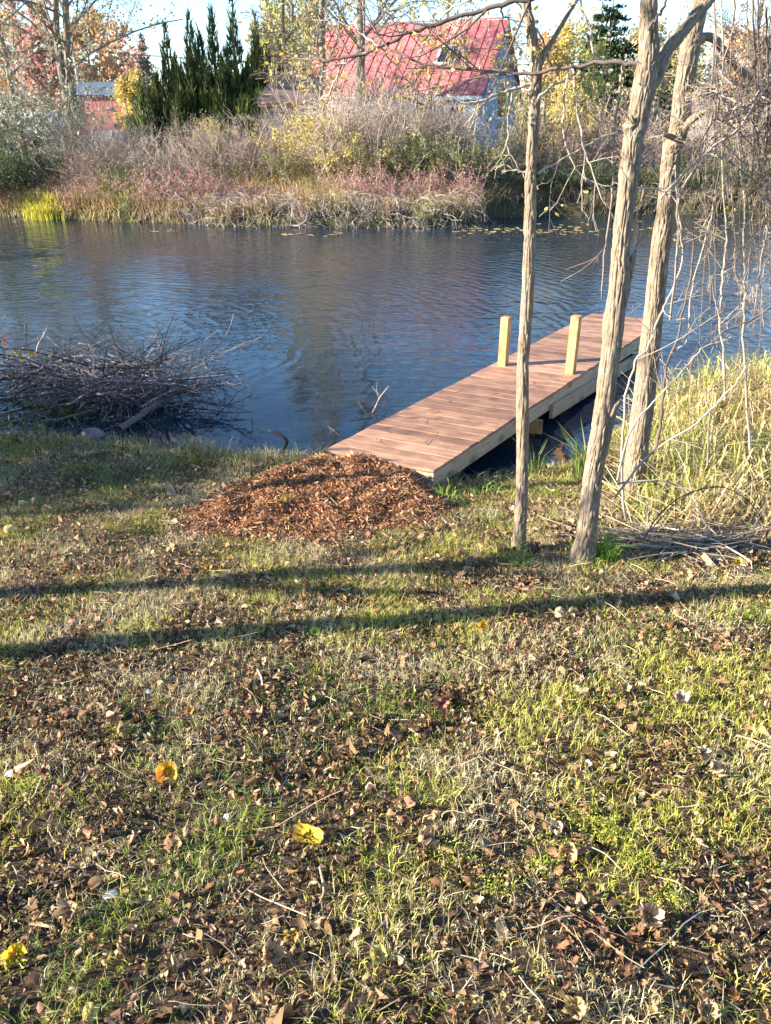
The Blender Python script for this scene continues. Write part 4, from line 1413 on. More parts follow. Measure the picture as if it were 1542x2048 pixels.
for u in (.02, HL - .02):
    mb = MB()
    sgn = 1 if u < 1 else -1
    quadbox(mb, hp(u - .02 * sgn, -.02, -.12), hp(u - .02 * sgn, HD, RISE - .12), hp(u - .02 * sgn, HD, RISE - .005), hp(u - .02 * sgn, -.02, -.005), e2 * .03 * sgn)
    mb.obj('gable_trim', M_DBLUE if u < 1 else M_WHITE, house)
for u0, u1, z0, z1 in ((.8, 1.75, -1.6, -.35), (2.3, 3.0, -1.6, -.35), (5.2, 6.3, -1.6, -.4)):
    mb = MB()
    t = .1
    quadbox(mb, hp(u0, .24, z0), hp(u0 + t, .24, z0), hp(u0 + t, .24, z1), hp(u0, .24, z1), b2v * .06)
    quadbox(mb, hp(u1 - t, .24, z0), hp(u1, .24, z0), hp(u1, .24, z1), hp(u1 - t, .24, z1), b2v * .06)
    quadbox(mb, hp(u0 + t, .24, z0), hp(u1 - t, .24, z0), hp(u1 - t, .24, z0 + t), hp(u0 + t, .24, z0 + t), b2v * .06)
    quadbox(mb, hp(u0 + t, .24, z1 - t), hp(u1 - t, .24, z1 - t), hp(u1 - t, .24, z1), hp(u0 + t, .24, z1), b2v * .06)
    w = mb.obj('window', M_WHITE, house)
    mb = MB()
    quadbox(mb, hp(u0 + t, .27, z0 + t), hp(u1 - t, .27, z0 + t), hp(u1 - t, .27, z1 - t), hp(u0 + t, .27, z1 - t), b2v * .01)
    mb.obj('pane', M_GLASS, w, loc=tuple(HB))


def rp(u, f, h):
    return hp(u, HD * f, RISE * f) + (-nrm if nrm[2] < 0 else nrm) * h


for (u0, u1, f0, f1) in ((1.75, 2.5, .40, .62),):
    mb = MB()
    for (a0, a1, c0, c1) in ((u0 - .03, u0, f0, f1), (u1, u1 + .10, f0, f1), (u0 - .03, u1 + .10, f1, f1 + .01), (u0 - .03, u1 + .10, f0 - .01, f0)):
        quadbox(mb, rp(a0, c0, .03), rp(a1, c0, .03), rp(a1, c1, .03), rp(a0, c1, .03), rp(0, 0, .11) - rp(0, 0, 0))
    w = mb.obj('skylight', M_WHITE, house)
    mb = MB()
    quadbox(mb, rp(u0, f0, .05), rp(u1, f0, .05), rp(u1, f1, .05), rp(u0, f1, .05), rp(0, 0, .03) - rp(0, 0, 0))
    mb.obj('pane', M_GLASS, w, loc=tuple(HB))
# deck railing along the front
mb = MB()
for z in (-1.75, -2.25):
    quadbox(mb, hp(.2, -.9, z), hp(3.2, -.9, z), hp(3.2, -.9, z + .06), hp(.2, -.9, z + .06), b2v * .06)
rl = mb.obj('railing', M_DBLUE, house)
bal = MB()
quadbox(bal, hp(.3, -.89, -2.3), hp(.34, -.89, -2.3), hp(.34, -.89, -1.72), hp(.3, -.89, -1.72), b2v * .04)
bme = bal.mesh('baluster', M_DBLUE, tuple(HB))
for k in range(20):
    o = put('baluster', bme, rl, tuple(-e2 * .145 * k))
mb = MB()
quadbox(mb, hp(.1, -1.0, -2.45), hp(3.4, -1.0, -2.45), hp(3.4, .22, -2.45), hp(.1, .22, -2.45), (0, 0, .1))
mb.obj('porch_floor', M_FRAME, house)

# stone-grey shed with log walls
S0, S1 = at(520, 207, 33.0), at(648, 207, 33.4)
shed = thing('log_shed', 'low pinkish log shed with brown hipped roof and orange eave', 'shed', (S0[0], S0[1], 1.4))
ax = unit(np.array([S1[0] - S0[0], S1[1] - S0[1], 0]))
bk = np.array([-ax[1], ax[0], 0])
SL = np.linalg.norm((S1 - S0)[:2])
ez = S0[2]
nl = 10
for k in range(nl):
    z0 = 1.3 + (ez - .12 - 1.3) * k / nl
    z1 = 1.3 + (ez - .12 - 1.3) * (k + 1) / nl - .02
    mb = MB()
    p0, p1 = np.array([S0[0], S0[1], 0]) + ax * .1, np.array([S0[0], S0[1], 0]) + ax * (SL - .1)
    quadbox(mb, p0 + upz * z0, p1 + upz * z0, p1 + upz * z1 + bk * .02, p0 + upz * z1 + bk * .02, bk * .12)
    quadbox(mb, p0 + bk * .13 + upz * z0, p0 + bk * 2.6 + upz * z0, p0 + bk * 2.6 + upz * z1, p0 + bk * .13 + upz * z1, ax * .12)
    mb.obj('log_course', M_LOG, shed)
mb = MB()
p0, p1 = np.array([S0[0], S0[1], ez - .12]) - bk * .1 - ax * .1, np.array([S0[0], S0[1], ez - .12]) - bk * .1 + ax * (SL + .1)
quadbox(mb, p0, p1, p1 + upz * .12, p0 + upz * .12, bk * .05)
mb.obj('eave_board', M_ORANGE, shed)
mb = MB()
q0, q1 = np.array([S0[0], S0[1], ez]) - bk * .15 - ax * .15, np.array([S0[0], S0[1], ez]) - bk * .15 + ax * (SL + .15)
r0_, r1_ = np.array([S0[0], S0[1], ez + .95]) + bk * 1.4 + ax * .65, np.array([S0[0], S0[1], ez + .95]) + bk * 1.4 + ax * (SL + .1)
q2, q3 = q1 + bk * 3.1, q0 + bk * 3.1
mb.add([q0, q1, r1_, r0_, q2, q3], [[0, 1, 2, 3], [1, 4, 2, 2][:4] if False else [4, 5, 3, 2], [0, 5, 4, 1]], [[5, 0, 3], [1, 4, 2]])
mb.obj('roof', M_SHINGLE, shed)

# red barn far left
B0 = at(150, 190, 60)
B1 = at(246, 191, 60)
barn = thing('red_barn', 'small red barn with a grey-blue roof beside the twin trunk', 'barn', (B0[0], B0[1], 1.45))
mb = MB()
bw = B1[0] - B0[0]
nbd = 12
for k in range(nbd):
    boxmb(mb, (B0[0] + bw * (k + .5) / nbd, 61.5, (B0[2] + 1.4) / 2), (bw / nbd - .02, 3, B0[2] - 1.4))
mb.obj('wall', M_RED, barn)
mb = MB()
z0, z1 = B0[2], B0[2] + .85
mb.add([(B0[0] - .2, 59.8, z0), (B1[0] + .2, 59.8, z0), (B1[0] + .1, 61.5, z1), (B0[0] - .1, 61.5, z1), (B1[0] + .2, 63.2, z0), (B0[0] - .2, 63.2, z0)], [[0, 1, 2, 3], [4, 5, 3, 2], [0, 5, 4, 1]], [[1, 4, 2], [5, 0, 3]])
mb.obj('roof', M_SLATE, barn)
for x in (B1[0] + .03, B0[0] - .03):
    mb = MB()
    boxmb(mb, (x, 59.95, (B0[2] + 1.4) / 2), (.14, .08, B0[2] - 1.42))
    mb.obj('corner_trim', M_WHITE, barn)
mb = MB()
boxmb(mb, (B0[0] + bw * .62, 59.95, 2.3), (1.1, .06, 1.8))
d = mb.obj('door', M_RED, barn)
mb = MB()
boxmb(mb, (B0[0] + bw * .62 + .4, 59.9, 2.3), (.06, .05, .2))
mb.obj('handle', M_RUB, d, loc=tuple(barn['base']))
q = at(280, 212, 56)
ann = thing('lean_to', 'dark red lean-to beyond the yellow weeping bush', 'shed', (q[0], q[1], 1.45))
mb = MB()
boxmb(mb, (q[0], 57, (q[2] + 1.6) / 2), (1.1, 1.6, q[2] - 1.2))
mb.obj('wall', plain_mat('dark_red', (.22, .05, .06), .8, 3, .15), ann)
mb = MB()
mb.add([(q[0] - .7, 56, q[2] + .16), (q[0] + .7, 56, q[2] + .16), (q[0] + .7, 58, q[2] + .5), (q[0] - .7, 58, q[2] + .5), (q[0] - .7, 56, q[2] + .22), (q[0] + .7, 56, q[2] + .22), (q[0] + .7, 58, q[2] + .56), (q[0] - .7, 58, q[2] + .56)],
       [[0, 1, 2, 3], [7, 6, 5, 4], [0, 4, 5, 1], [1, 5, 6, 2], [2, 6, 7, 3], [3, 7, 4, 0]])
mb.obj('roof', M_SLATE, ann)


def wheel(parent, c, r, w=.18):
    mb = MB()
    aa = np.arange(18) / 18 * 2 * np.pi
    rs = [(r, -.5), (r * 1.02, 0), (r, .5), (r * .6, .5), (r * .55, .42), (.0, .42)]
    V = np.concatenate([np.column_stack([np.cos(aa) * q, np.full(18, s * w), np.sin(aa) * q]) for q, s in [(r * .6, -.5)] + rs])
    idx = np.arange(18 * 7).reshape(7, 18)
    Q = np.stack([idx[:-1], np.roll(idx[:-1], -1, 1), np.roll(idx[1:], -1, 1), idx[1:]], -1).reshape(-1, 4)
    mb.add(V + np.asarray(c), Q)
    return mb.obj('wheel', M_RUB, parent)


q = at(78, 252, 45)
tr = thing('camper_trailer', 'small white camper trailer half hidden by grey-leaved shrubs', 'trailer', (q[0], 45, float(fz(q[0], 45))))
zb = float(fz(q[0], 45))
mb = MB()
prof = [(-1.0, .45), (1.0, .45), (1.05, .9), (1.0, 1.45), (.75, 1.68), (-.7, 1.70), (-1.0, 1.55), (-1.08, 1.0)]
V = [(q[0] + x, 45 + s, zb + z) for s in (-.75, .75) for x, z in prof]
n = len(prof)
T = [[0, k, k + 1] for k in range(1, n - 1)] + [[n, n + k + 1, n + k] for k in range(1, n - 1)]
mb.add(V, [[k, (k + 1) % n, n + (k + 1) % n, n + k][::-1] for k in range(n)], T)
mb.obj('body', M_WHITE, tr)
for x in (-.45, .5):
    mb = MB()
    boxmb(mb, (q[0] + x, 44.24, zb + 1.2), (.6, .03, .4))
    mb.obj('window', M_GLASS, tr)
mb = MB()
boxmb(mb, (q[0], 44.245, zb + .7), (1.9, .02, .18))
mb.obj('stripe', M_SLATE, tr)
for y in (-.7, .7):
    wheel(tr, (q[0] - .1, 45 + y, zb + .3), .3)
mb = MB()
tubes(mb, np.array([(q[0] + 1.0, 45, zb + .5), (q[0] + 1.9, 45, zb + .45)]), .04, 6)
mb.obj('hitch', M_RUB, tr)
q = at(212, 268, 42)
ut = thing('utility_trailer', 'low white box trailer seen through the bare twigs', 'trailer', (q[0], 42, float(fz(q[0], 42))))
zb = float(fz(q[0], 42)) - .25
mb = MB()
boxmb(mb, (q[0], 42, zb + .75), (1.0, 1.3, .6))
mb.obj('body', M_WHITE, ut)
mb = MB()
boxmb(mb, (q[0] + .75, 42, zb + .75), (.45, 1.2, .55))
mb.obj('front_box', M_SIDING, ut)
for y in (-.62, .62):
    wheel(ut, (q[0], 42 + y, zb + .28), .28)
q = at(46, 268, 41)
mb = MB()
zb = float(fz(q[0], 41))
aa = np.arange(20) / 20 * 2 * np.pi
rows = [(.0, .0), (.33, .0), (.37, .25), (.38, .5), (.40, .52), (.40, .56), (.35, .56), (.33, .3), (0, .28)]
V = np.concatenate([np.column_stack([q[0] + np.cos(aa) * r, 41 + np.sin(aa) * r, np.full(20, zb + z + .15)]) for r, z in rows])
idx = np.arange(20 * len(rows)).reshape(len(rows), 20)
mb.add(V, np.stack([idx[:-1], np.roll(idx[:-1], -1, 1), np.roll(idx[1:], -1, 1), idx[1:]], -1).reshape(-1, 4))
tag(mb.obj('tub', plain_mat('faded_red_plastic', (.50, .20, .17), .6, 5, .1)), 'faded red tub standing in front of the white camper trailer', 'tub')
# pale building at the right, behind the thick trunk
q = at(1400, 225, 62)
cb = thing('cream_building', 'long low cream building glimpsed behind the thick trunk', 'building', (q[0], 62, 1.5))
mb = MB()
boxmb(mb, (q[0], 63.5, 2.2), (9, 3, 1.9))
mb.obj('wall', M_CREAM, cb)
mb = MB()
mb.add([(q[0] - 4.8, 61.7, 3.15), (q[0] + 4.8, 61.7, 3.15), (q[0] + 4.8, 63.5, 3.9), (q[0] - 4.8, 63.5, 3.9), (q[0] + 4.8, 65.3, 3.15), (q[0] - 4.8, 65.3, 3.15)], [[0, 1, 2, 3], [4, 5, 3, 2], [0, 5, 4, 1]], [[1, 4, 2], [5, 0, 3]])
mb.obj('roof', M_SHINGLE, cb)
for k in range(4):
    mb = MB()
    boxmb(mb, (q[0] - 3.2 + k * 2.1, 61.98, 2.4), (.8, .06, .8))
    mb.obj('window', M_GLASS, cb)
# utility pole
q = at(163, 205, 75)
pole = thing('utility_pole', 'thin pale utility pole rising over the red barn', 'utility pole', (q[0], 75, 1.5))
mb = MB()
tubes(mb, np.array([(q[0], 75, 1.4), (q[0] - .05, 75, 8.2)]), [.13, .09], 8, (.55, .50, .44), cap=True)
mb.obj('shaft', M_TWIG, pole)
mb = MB()
boxmb(mb, (q[0] - .05, 74.85, 7.6), (1.8, .1, .12), 0, (.4, .34, .28))
ca = mb.obj('crossarm', M_TWIG, pole)
for k in (-.75, 0, .75):
    mb = MB()
    tubes(mb, np.array([(q[0] - .05 + k, 74.85, 7.66), (q[0] - .05 + k, 74.85, 7.85)]), [.05, .03], 6, (.6, .6, .6), cap=True)
    mb.obj('insulator', M_STONE, ca, loc=tuple(pole['base']))
for k in (-.75, 0, .75):
    mb = MB()
    x = np.linspace(-40, 60, 41)
    P = np.column_stack([q[0] + k + x, 75 + .25 * x, 7.86 - .9 + .9 * ((x % 50) / 25 - 1) ** 2])
    tubes(mb, P, .018, 3, (.05, .05, .05))
    mb.obj('cable', M_TWIG, pole)


# ------------------------------------------------------------------ far trees
def ftree(name, label, px, Y, h, r, spread, cols, leafn, lsize, t0=.35, group=None, nl=14, bark=(.20, .17, .14), twin=0, up=.06, dense=False, leanx=0., x=None, rag=.12, wig=.1):
    xx = at(px, 200, Y)[0] if x is None else x
    z = float(fz(xx, Y))
    t = thing(name, label, 'tree', (xx, Y, z), group)
    mb = MB()
    allP, allR = [], []
    for k in range(1 + twin):
        dx = (k - twin / 2) * .38
        P = spline([(xx + dx * .5, Y, z - .2), (xx + dx, Y, z + h * .3), (xx + dx * 1.2 + leanx * .5, Y, z + h * .65), (xx + dx * 1.5 + leanx, Y, z + h)], 12)
        P[1:-1, :2] += rng.normal(0, .02 * r / .1, (10, 2))
        rr = np.linspace(r * 1.15, r * .25, 12)
        tubes(mb, P, rr, 9, bark)
        allP.append(P)
        allR.append(rr)
    mb.obj('trunk', M_BARKF, t, smooth=True)
    P, Rr = np.array(allP), np.array(allR)
    mb = MB()
    sc = spread / h
    a, ar = grow(P, Rr, nl, (sc * .7, sc * 1.3), .85, 6, wig, (0, 0, up), t0, .36, .012)
    b, br = grow(a, ar, 6, (.35, .65), .7, 5, wig + .03, (0, 0, up * .6), .2, .5, .007)
    c, cr = grow(b, br, 4 if Y < 60 else 2, (.35, .7), .7, 3, wig + .05, (0, 0, 0), .15, .6, .005)
    tubes(mb, a, ar, 4, bark)
    tubes(mb, b, br, 3, bark)
    if Y < 60:
        tubes(mb, c, cr, 3, bark)
    mb.obj('crown', M_TWIG, t)
    if leafn:
        F = np.concatenate([c.reshape(-1, 3), b.reshape(-1, 3)])
        q = F[rng.integers(0, len(F), leafn)] + rng.normal(0, rag, (leafn, 3))
        lm = MB()
        leaves(lm, q, rng.uniform(.6, 1.4, leafn) * lsize, pick(cols, leafn, .25), aspect=.75)
        lm.obj('foliage', M_LEAF, t)
    return t


def cedar(px, Y, h, rad, label, group):
    rad *= 1.75
    x = at(px, 200, Y)[0]
    z = float(fz(x, Y))
    t = thing('cedar_tree', label, 'tree', (x, Y, z), group)
    mb = MB()
    tubes(mb, np.array([(x, Y, z - .1), (x, Y, z + h * .5), (x, Y, z + h * .9)]), [.12, .08, .02], 8, (.2, .14, .1))
    mb.obj('trunk', M_BARKF, t)
    mb = MB()
    ns = 18
    for k in range(ns):
        a = rng.uniform(0, 6.28)
        d = 0 if k == 0 else rad * rng.uniform(.25, .95)
        cx, cy = x + math.cos(a) * d, Y + math.sin(a) * d
        hh = h if k == 0 else h * rng.uniform(.4, .95) * (1.08 - .5 * d / rad)
        rr0 = rad * (.30 if k == 0 else rng.uniform(.18, .34))
        n = int(1300 * (hh / h) * rr0 / rad / .5)
        f = rng.beta(1.1, 1.5, n)
        prof = rr0 * np.minimum(1, (1 - f) * 1.25 + .03) * (.75 + .5 * vnoise(np.stack([np.full(n, k * 7.), f * 9, rng.uniform(0, 1, n)], -1), 3))
        an = rng.uniform(0, 6.28, n)
        q = np.sqrt(rng.uniform(.15, 1, n)) * prof
        B = np.column_stack([cx + np.cos(an) * q, cy + np.sin(an) * q, z + .05 + f * hh])
        blades(mb, B, rng.uniform(.14, .55, n), rng.uniform(.03, .075, n), pick([(.045, .075, .022), (.08, .11, .026), (.17, .175, .042), (.035, .06, .024)], n, .2), .55, -.25, an)
    mb.obj('crown', M_LEAF, t)


def spruce(px, Y, h, rad, label, cols, n=5200, group=None):
    x = at(px, 200, Y)[0]
    z = float(fz(x, Y))
    t = thing('spruce_tree', label, 'tree', (x, Y, z), group)
    mb = MB()
    tubes(mb, np.array([(x, Y, z - .1), (x, Y, z + h * .5), (x, Y, z + h)]), [.16, .1, .01], 8, (.2, .15, .12))
    mb.obj('trunk', M_BARKF, t)
    nb = 110
    f = np.sort(rng.uniform(.08, .98, nb))
    an = np.arange(nb) * 2.4 + rng.normal(0, .3, nb)
    L = rad * (1 - f) ** .8 * rng.uniform(.75, 1.15, nb) + .1
    P = lines(np.column_stack([np.full(nb, x), np.full(nb, Y), z + f * h]), np.column_stack([np.cos(an), np.sin(an), np.full(nb, .05)]), L, 6, .05, (0, 0, -.04))
    P[:, -2:, 2] += .06
    mb = MB()
    tubes(mb, P, np.linspace(.03, .008, 6)[None] * np.ones((nb, 1)), 3, (.16, .12, .1))
    w = L / L.sum()
    i = rng.choice(nb, n, p=w)
    tt = rng.uniform(.12, 1, n) * 5
    k = np.minimum(tt.astype(int), 4)
    ff = (tt - k)[:, None]
    B = P[i, k] * (1 - ff) + P[i, k + 1] * ff + rng.normal(0, .05, (n, 3))
    az = an[i] + rng.normal(0, .9, n)
    blades(mb, B, rng.uniform(.18, .42, n) * (.6 + .1 * rad), rng.uniform(.08, .14, n), pick(cols, n, .2), 1.15, .35, az)
    mb.obj('crown', M_LEAF, t)


CG = 'dark cedars left of the log shed'
for a in [(318, 35.5, 2.9, .8, 'shortest cedar at the left end of the dark clump'), (345, 36.2, 4.6, .95, 'cedar with a single spire, second in the dark clump'), (392, 35.6, 4.9, 1.1, 'broad cedar in the middle of the dark clump'),
          (436, 36.4, 5.3, 1.0, 'slender tall cedar right of the broad one'), (476, 35.4, 5.6, 1.1, 'tall cedar beside the log shed'), (520, 36.6, 5.0, .9, 'rightmost cedar behind the log shed corner'), (372, 34.6, 2.6, .8, 'low cedar bush at the front of the dark clump'), (412, 34.9, 3.3, 1.2, 'wide cedar bush between the broad and slender cedars'), (456, 34.6, 3.6, 1.2, 'wide cedar bush between the slender and tall cedars'), (302, 36.4, 2.4, .8, 'small cedar bush at the left foot of the dark clump'), (500, 34.8, 3.2, 1.1, 'wide cedar bush by the log shed corner')]:
    cedar(*a, CG)
SPC = [(.02, .045, .028), (.035, .06, .032), (.05, .075, .035), (.10, .12, .04)]
spruce(1205, 44, 7.8, 2.3, 'tall blue-green spruce between the slim and leaning trunks', SPC, 6500)
spruce(298, 80, 8.0, 1.4, 'small distant spruce left of the cedars', [(.05, .075, .06), (.07, .09, .07)], 2500)
spruce(1535, 50, 8.0, 2.0, 'dark spruce at the right edge behind the vines', SPC, 4500)
spruce(1330, 52, 4.6, 1.6, 'low spruce between leaning and thick trunks', SPC, 3500)
spruce(1420, 66, 5.4, 1.8, 'distant spruce right of the thick trunk', SPC, 3000)
YT = [(.48, .38, .13), (.54, .44, .18), (.40, .33, .14), (.36, .33, .18)]
OT = [(.50, .27, .13), (.56, .33, .18), (.46, .24, .14), (.52, .38, .18)]
PT = [(.52, .26, .21), (.58, .33, .27), (.46, .24, .2)]
TT = [(.42, .36, .20), (.34, .32, .16), (.48, .40, .2)]
ftree('yellow_tree', 'tall twin-trunked tree with thin yellow leaves at left', 142, 34, 13.5, .15, 4.4, YT, 11000, .10, .2, twin=1, nl=30, up=-.01, leanx=1.9)
ftree('bare_tree', 'dark thin bare tree at the left picture edge', 28, 32, 9.0, .12, 3.0, TT, 900, .10, .25, nl=18)
ftree('bare_tree', 'twiggy bare tree just past the left edge', -60, 33, 10, .16, 4.0, TT, 1500, .11, .25, nl=18)
ftree('brown_tree', 'tall tree with brownish leaves before the left end of the red roof', 648, 32.5, 9.0, .15, 2.6, TT, 3400, .11, .22, nl=18)
ftree('brown_tree', 'tall dark-stemmed tree in front of the red roof', 722, 33.5, 13.5, .20, 4.0, TT, 4600, .11, .3, nl=18)
ftree('brown_tree', 'thin tall tree left of the red roof end', 575, 34.5, 7.5, .12, 2.2, TT, 2400, .11, .25, nl=16)
ftree('bare_tree', 'slender bare tree behind the red roof ridge', 890, 46, 9.5, .15, 3.0, TT, 1500, .13, .4, nl=14)
ftree('yellow_tree', 'pale yellow tree behind the log shed roof', 592, 44, 7.6, .16, 2.4, [(.40, .42, .16), (.48, .46, .18), (.34, .36, .13)], 4200, .15, .3, nl=18)
ftree('yellow_tree', 'slim yellow-leaved tree at the blue gable corner', 1008, 33.5, 4.4, .05, .8, YT, 500, .11, .3, nl=12)
ftree('yellow_tree', 'yellow-leaved young tree right of the slim trunk', 1105, 46, 5.0, .08, 1.6, [(.58, .45, .12), (.62, .50, .16)], 1700, .13, .3, nl=16)
ftree('yellow_tree', 'yellow-green young tree below the tall spruce', 1180, 38, 3.6, .07, 1.4, [(.46, .42, .10), (.38, .38, .10)], 1500, .11, .3, nl=14)
ftree('brown_tree', 'dull yellow tree between leaning and thick trunks', 1320, 47, 5.4, .09, 1.8, YT, 1500, .13, .3, nl=14)
ftree('brown_tree', 'tangled brown tree behind the vines', 1490, 36, 7.0, .12, 3.0, TT, 1500, .1, .25, nl=18)
ftree('brown_tree', 'tall brown tree past the right edge', 1640, 34, 7.5, .14, 3.0, TT, 2500, .11, .25, nl=18)
ftree('weeping_bush', 'rounded golden weeping bush left of the cedars', 264, 52, 3.3, .10, 1.25, [(.58, .45, .13), (.64, .51, .18), (.50, .38, .10)], 5200, .13, .15, nl=22, up=-.04)
BG = 'distant autumn trees along the horizon'
for (px, Y, h, sp, c, lab) in ((60, 120, 13, 5, PT, 'pale pink distant tree at the far left'), (92, 105, 11.5, 3.6, PT, 'pinkish distant tree behind the twin trunk'), (10, 95, 10, 4.5, OT, 'orange distant tree behind the dark bare tree'), (100, 82, 6.2, 3.2, PT, 'low coral tree behind the twin trunk foot'),
                               (190, 100, 10.0, 4.2, OT, 'orange distant tree above the red barn'), (232, 115, 10.8, 4.6, OT, 'tan-orange distant tree right of the utility pole'), (150, 130, 12, 5, TT, 'dull distant tree behind the utility pole'), (275, 140, 8.2, 4.5, PT, 'pale pink distant tree under the small spruce'),
                               (560, 85, 9.0, 4.2, TT, 'dull distant tree left of the red roof'), (1090, 95, 7.5, 3.8, OT, 'orange distant tree right of the slim trunk'), (1140, 110, 9.0, 4.5, YT, 'yellow distant tree beside the tall spruce'), (1280, 90, 7.5, 4.0, TT, 'dull distant tree behind the leaning trunk'),
                               (1360, 115, 8.0, 5.0, YT, 'yellow distant tree behind the thick trunk'), (1470, 90, 7.0, 4.0, OT, 'orange distant tree behind the vine tangle'), (1560, 120, 10, 5, TT, 'dull distant tree at the right edge'), (640, 110, 9, 5, OT, 'orange distant tree behind the red roof')):
    ftree('autumn_tree', lab, px, Y, h, .22, sp, c, 2600, .42, .12, BG, 16, rag=.35)
mb = MB()
n = 9000
x = rng.uniform(-170, 170, n)
hh = 3.5 + 4.5 * fbm(np.stack([x * .06, x * 0], -1), 71)
B = np.column_stack([x, 175 + rng.uniform(-12, 12, n), fz(x, np.full(n, 175.)) + rng.uniform(0, 1, n) ** .8 * hh])
leaves(mb, B, rng.uniform(.7, 1.8, n), pick(TT + OT + PT + [(.10, .12, .06)] * 3, n), aspect=.8)
tag(mb.obj('treeline', M_LEAF), 'far-off autumn woods closing the horizon', 'woods', kind='stuff')
q0, q1 = at(300, 300, 33), at(420, 300, 33)
# ------------------------------------------------------------------ lawn: grass, litter
def scatter(dens, extra=.5, x0=-7.5, x1=7.5, y0=.55, y1=8.6):
    n = int(dens * (x1 - x0) * (y1 - y0))
    x, y = rng.uniform(x0, x1, n), rng.uniform(y0, y1, n)
    ok = (shore(x) - y > .02)
    x, y = x[ok], y[ok]
    f = frontd(x, y)
    ok = (f < .25) | ((f < 1.8) & (rng.uniform(0, 1, len(x)) < extra))
    return x[ok], y[ok]


def patch(x, y):
    """0 litter .. 1 thick grass"""
    P = np.stack([x, y], -1)
    return np.clip(.5 + 2.5 * (fbm(P * 4.2, 61, 4) - .5) + .07 * (y - 2.2), 0, 1)


def inreeds(x, y):
    return (y > 4.15 + .35 * np.clip(2.2 - x, 0, 1)) & (x > 1.5 + (y - 4.4) * .30)


x, y = scatter(15500)
g = patch(x, y)
mm = mound(x, y)
ok = (rng.uniform(0, 1, len(x)) < .42 + .58 * g) & (mm < .12 + .2 * rng.uniform(0, 1, len(x)) ** 3) & ~(inreeds(x, y) & (rng.uniform(0, 1, len(x)) < .6))
x, y, g = x[ok], y[ok], g[ok]
# draw blades together in tufts
tx = np.round(x * 16 + .6 * rng.normal(0, 1, len(x)))
cx_, cy_ = np.floor(x * 22), np.floor(y * 22)
jx, jy = _hash(cx_.astype(np.int64) + 900, cy_.astype(np.int64) + 900, np.zeros(len(x), np.int64), 1), _hash(cx_.astype(np.int64) + 900, cy_.astype(np.int64) + 900, np.zeros(len(x), np.int64), 2)
pull = rng.uniform(0, .75, len(x))
x = x + ((cx_ + jx) / 22 - x) * pull
y = y + ((cy_ + jy) / 22 - y) * pull
P = np.stack([x, y], -1)
dry = fbm(P * 3.1, 81, 3) + rng.normal(0, .13, len(x))
hue = fbm(P * 1.7, 85, 3) + rng.normal(0, .08, len(x))
N = len(x)
cd = pick([(.60, .50, .27), (.68, .59, .35), (.48, .39, .20), (.74, .66, .42)], N, .2)
cgr = pick([(.16, .24, .04), (.23, .31, .05), (.31, .37, .07), (.12, .19, .04)], N, .2)
cy2 = pick([(.50, .49, .09), (.60, .57, .14), (.42, .41, .08)], N, .2)
c = np.where((dry > .55)[:, None], cd, np.where((hue > .56)[:, None], cgr, cy2))
h = rng.lognormal(-3.52, .42, N) * (.75 + .5 * g)
mb = MB()
gp, gw = np.column_stack([x, y, gm(x, y) - .004]), rng.uniform(.0014, .0031, N)
k = (y < 3.2) & (frontd(x, y) < .25)
blades(mb, gp[k], h[k], gw[k], c[k], .7, .35)
spikes(mb, gp[~k], h[~k] * .95, gw[~k], c[~k], .75)
# ragged taller fringe along the water's edge
n = 9000
x = rng.uniform(-6.5, 1.6, n)
y = shore(x) - .02 - np.abs(rng.normal(0, .22, n))
ok = (mound(x, y) < .2)
x, y = x[ok], y[ok]
N = len(x)
blades(mb, np.column_stack([x, y, gm(x, y) - .01]), rng.uniform(.05, .20, N) * (.5 + vnoise(np.stack([x * 3, y * 3], -1), 77)), rng.uniform(.003, .007, N), pick([(.46, .36, .20), (.36, .24, .14), (.16, .22, .05), (.26, .28, .08), (.12, .16, .04), (.52, .42, .26)], N, .2), .6, .5)
tag(mb.obj('grass', M_GRASS), 'short mixed green and straw-coloured lawn grass strewn with leaf litter', 'grass', kind='stuff')
# brown leaf scraps
mb = MB()
x, y = scatter(4500, .4)
g = patch(x, y)
ok = (rng.uniform(0, 1, len(x)) < .88 - .72 * g) & (mound(x, y) < .3) & ~inreeds(x, y)
x, y = x[ok], y[ok]
N = len(x)
sz = rng.lognormal(-4.3, .55, N)
lp, lc = np.column_stack([x, y, gm(x, y) + .003 + rng.uniform(0, .018, N)]), pick([(.15, .085, .045), (.23, .135, .072), (.34, .215, .12), (.10, .058, .033), (.48, .35, .21), (.19, .11, .06), (.28, .17, .095)], N, .25)
k = (sz > .017) & (y < 3.0)
curls(mb, lp[k], sz[k], lc[k], .7, .5)
k2 = ~k & (y < 3.8)
curls(mb, lp[k2], sz[k2], lc[k2], .7, .5, cheap=True)
k3 = ~k & ~k2
leaves(mb, lp[k3], sz[k3] * 1.15, lc[k3], fold=.9, aspect=.75, flat=.2)
x, y = scatter(95, .4, y1=5.2)
ok = (mound(x, y) < .3)
x, y = x[ok], y[ok]
N = len(x)
crumples(mb, np.column_stack([x, y, gm(x, y) + .004 + rng.uniform(0, .015, N)]), np.minimum(rng.lognormal(-3.75, .42, N), .05), pick([(.36, .20, .10), (.46, .28, .15), (.27, .14, .07), (.54, .37, .21), (.32, .15, .08), (.22, .11, .06)], N, .2))
tag(mb.obj('leaf_litter', M_DRY, smooth=True), 'brown crumbled dead leaves scattered through the lawn', 'leaf litter', kind='stuff')
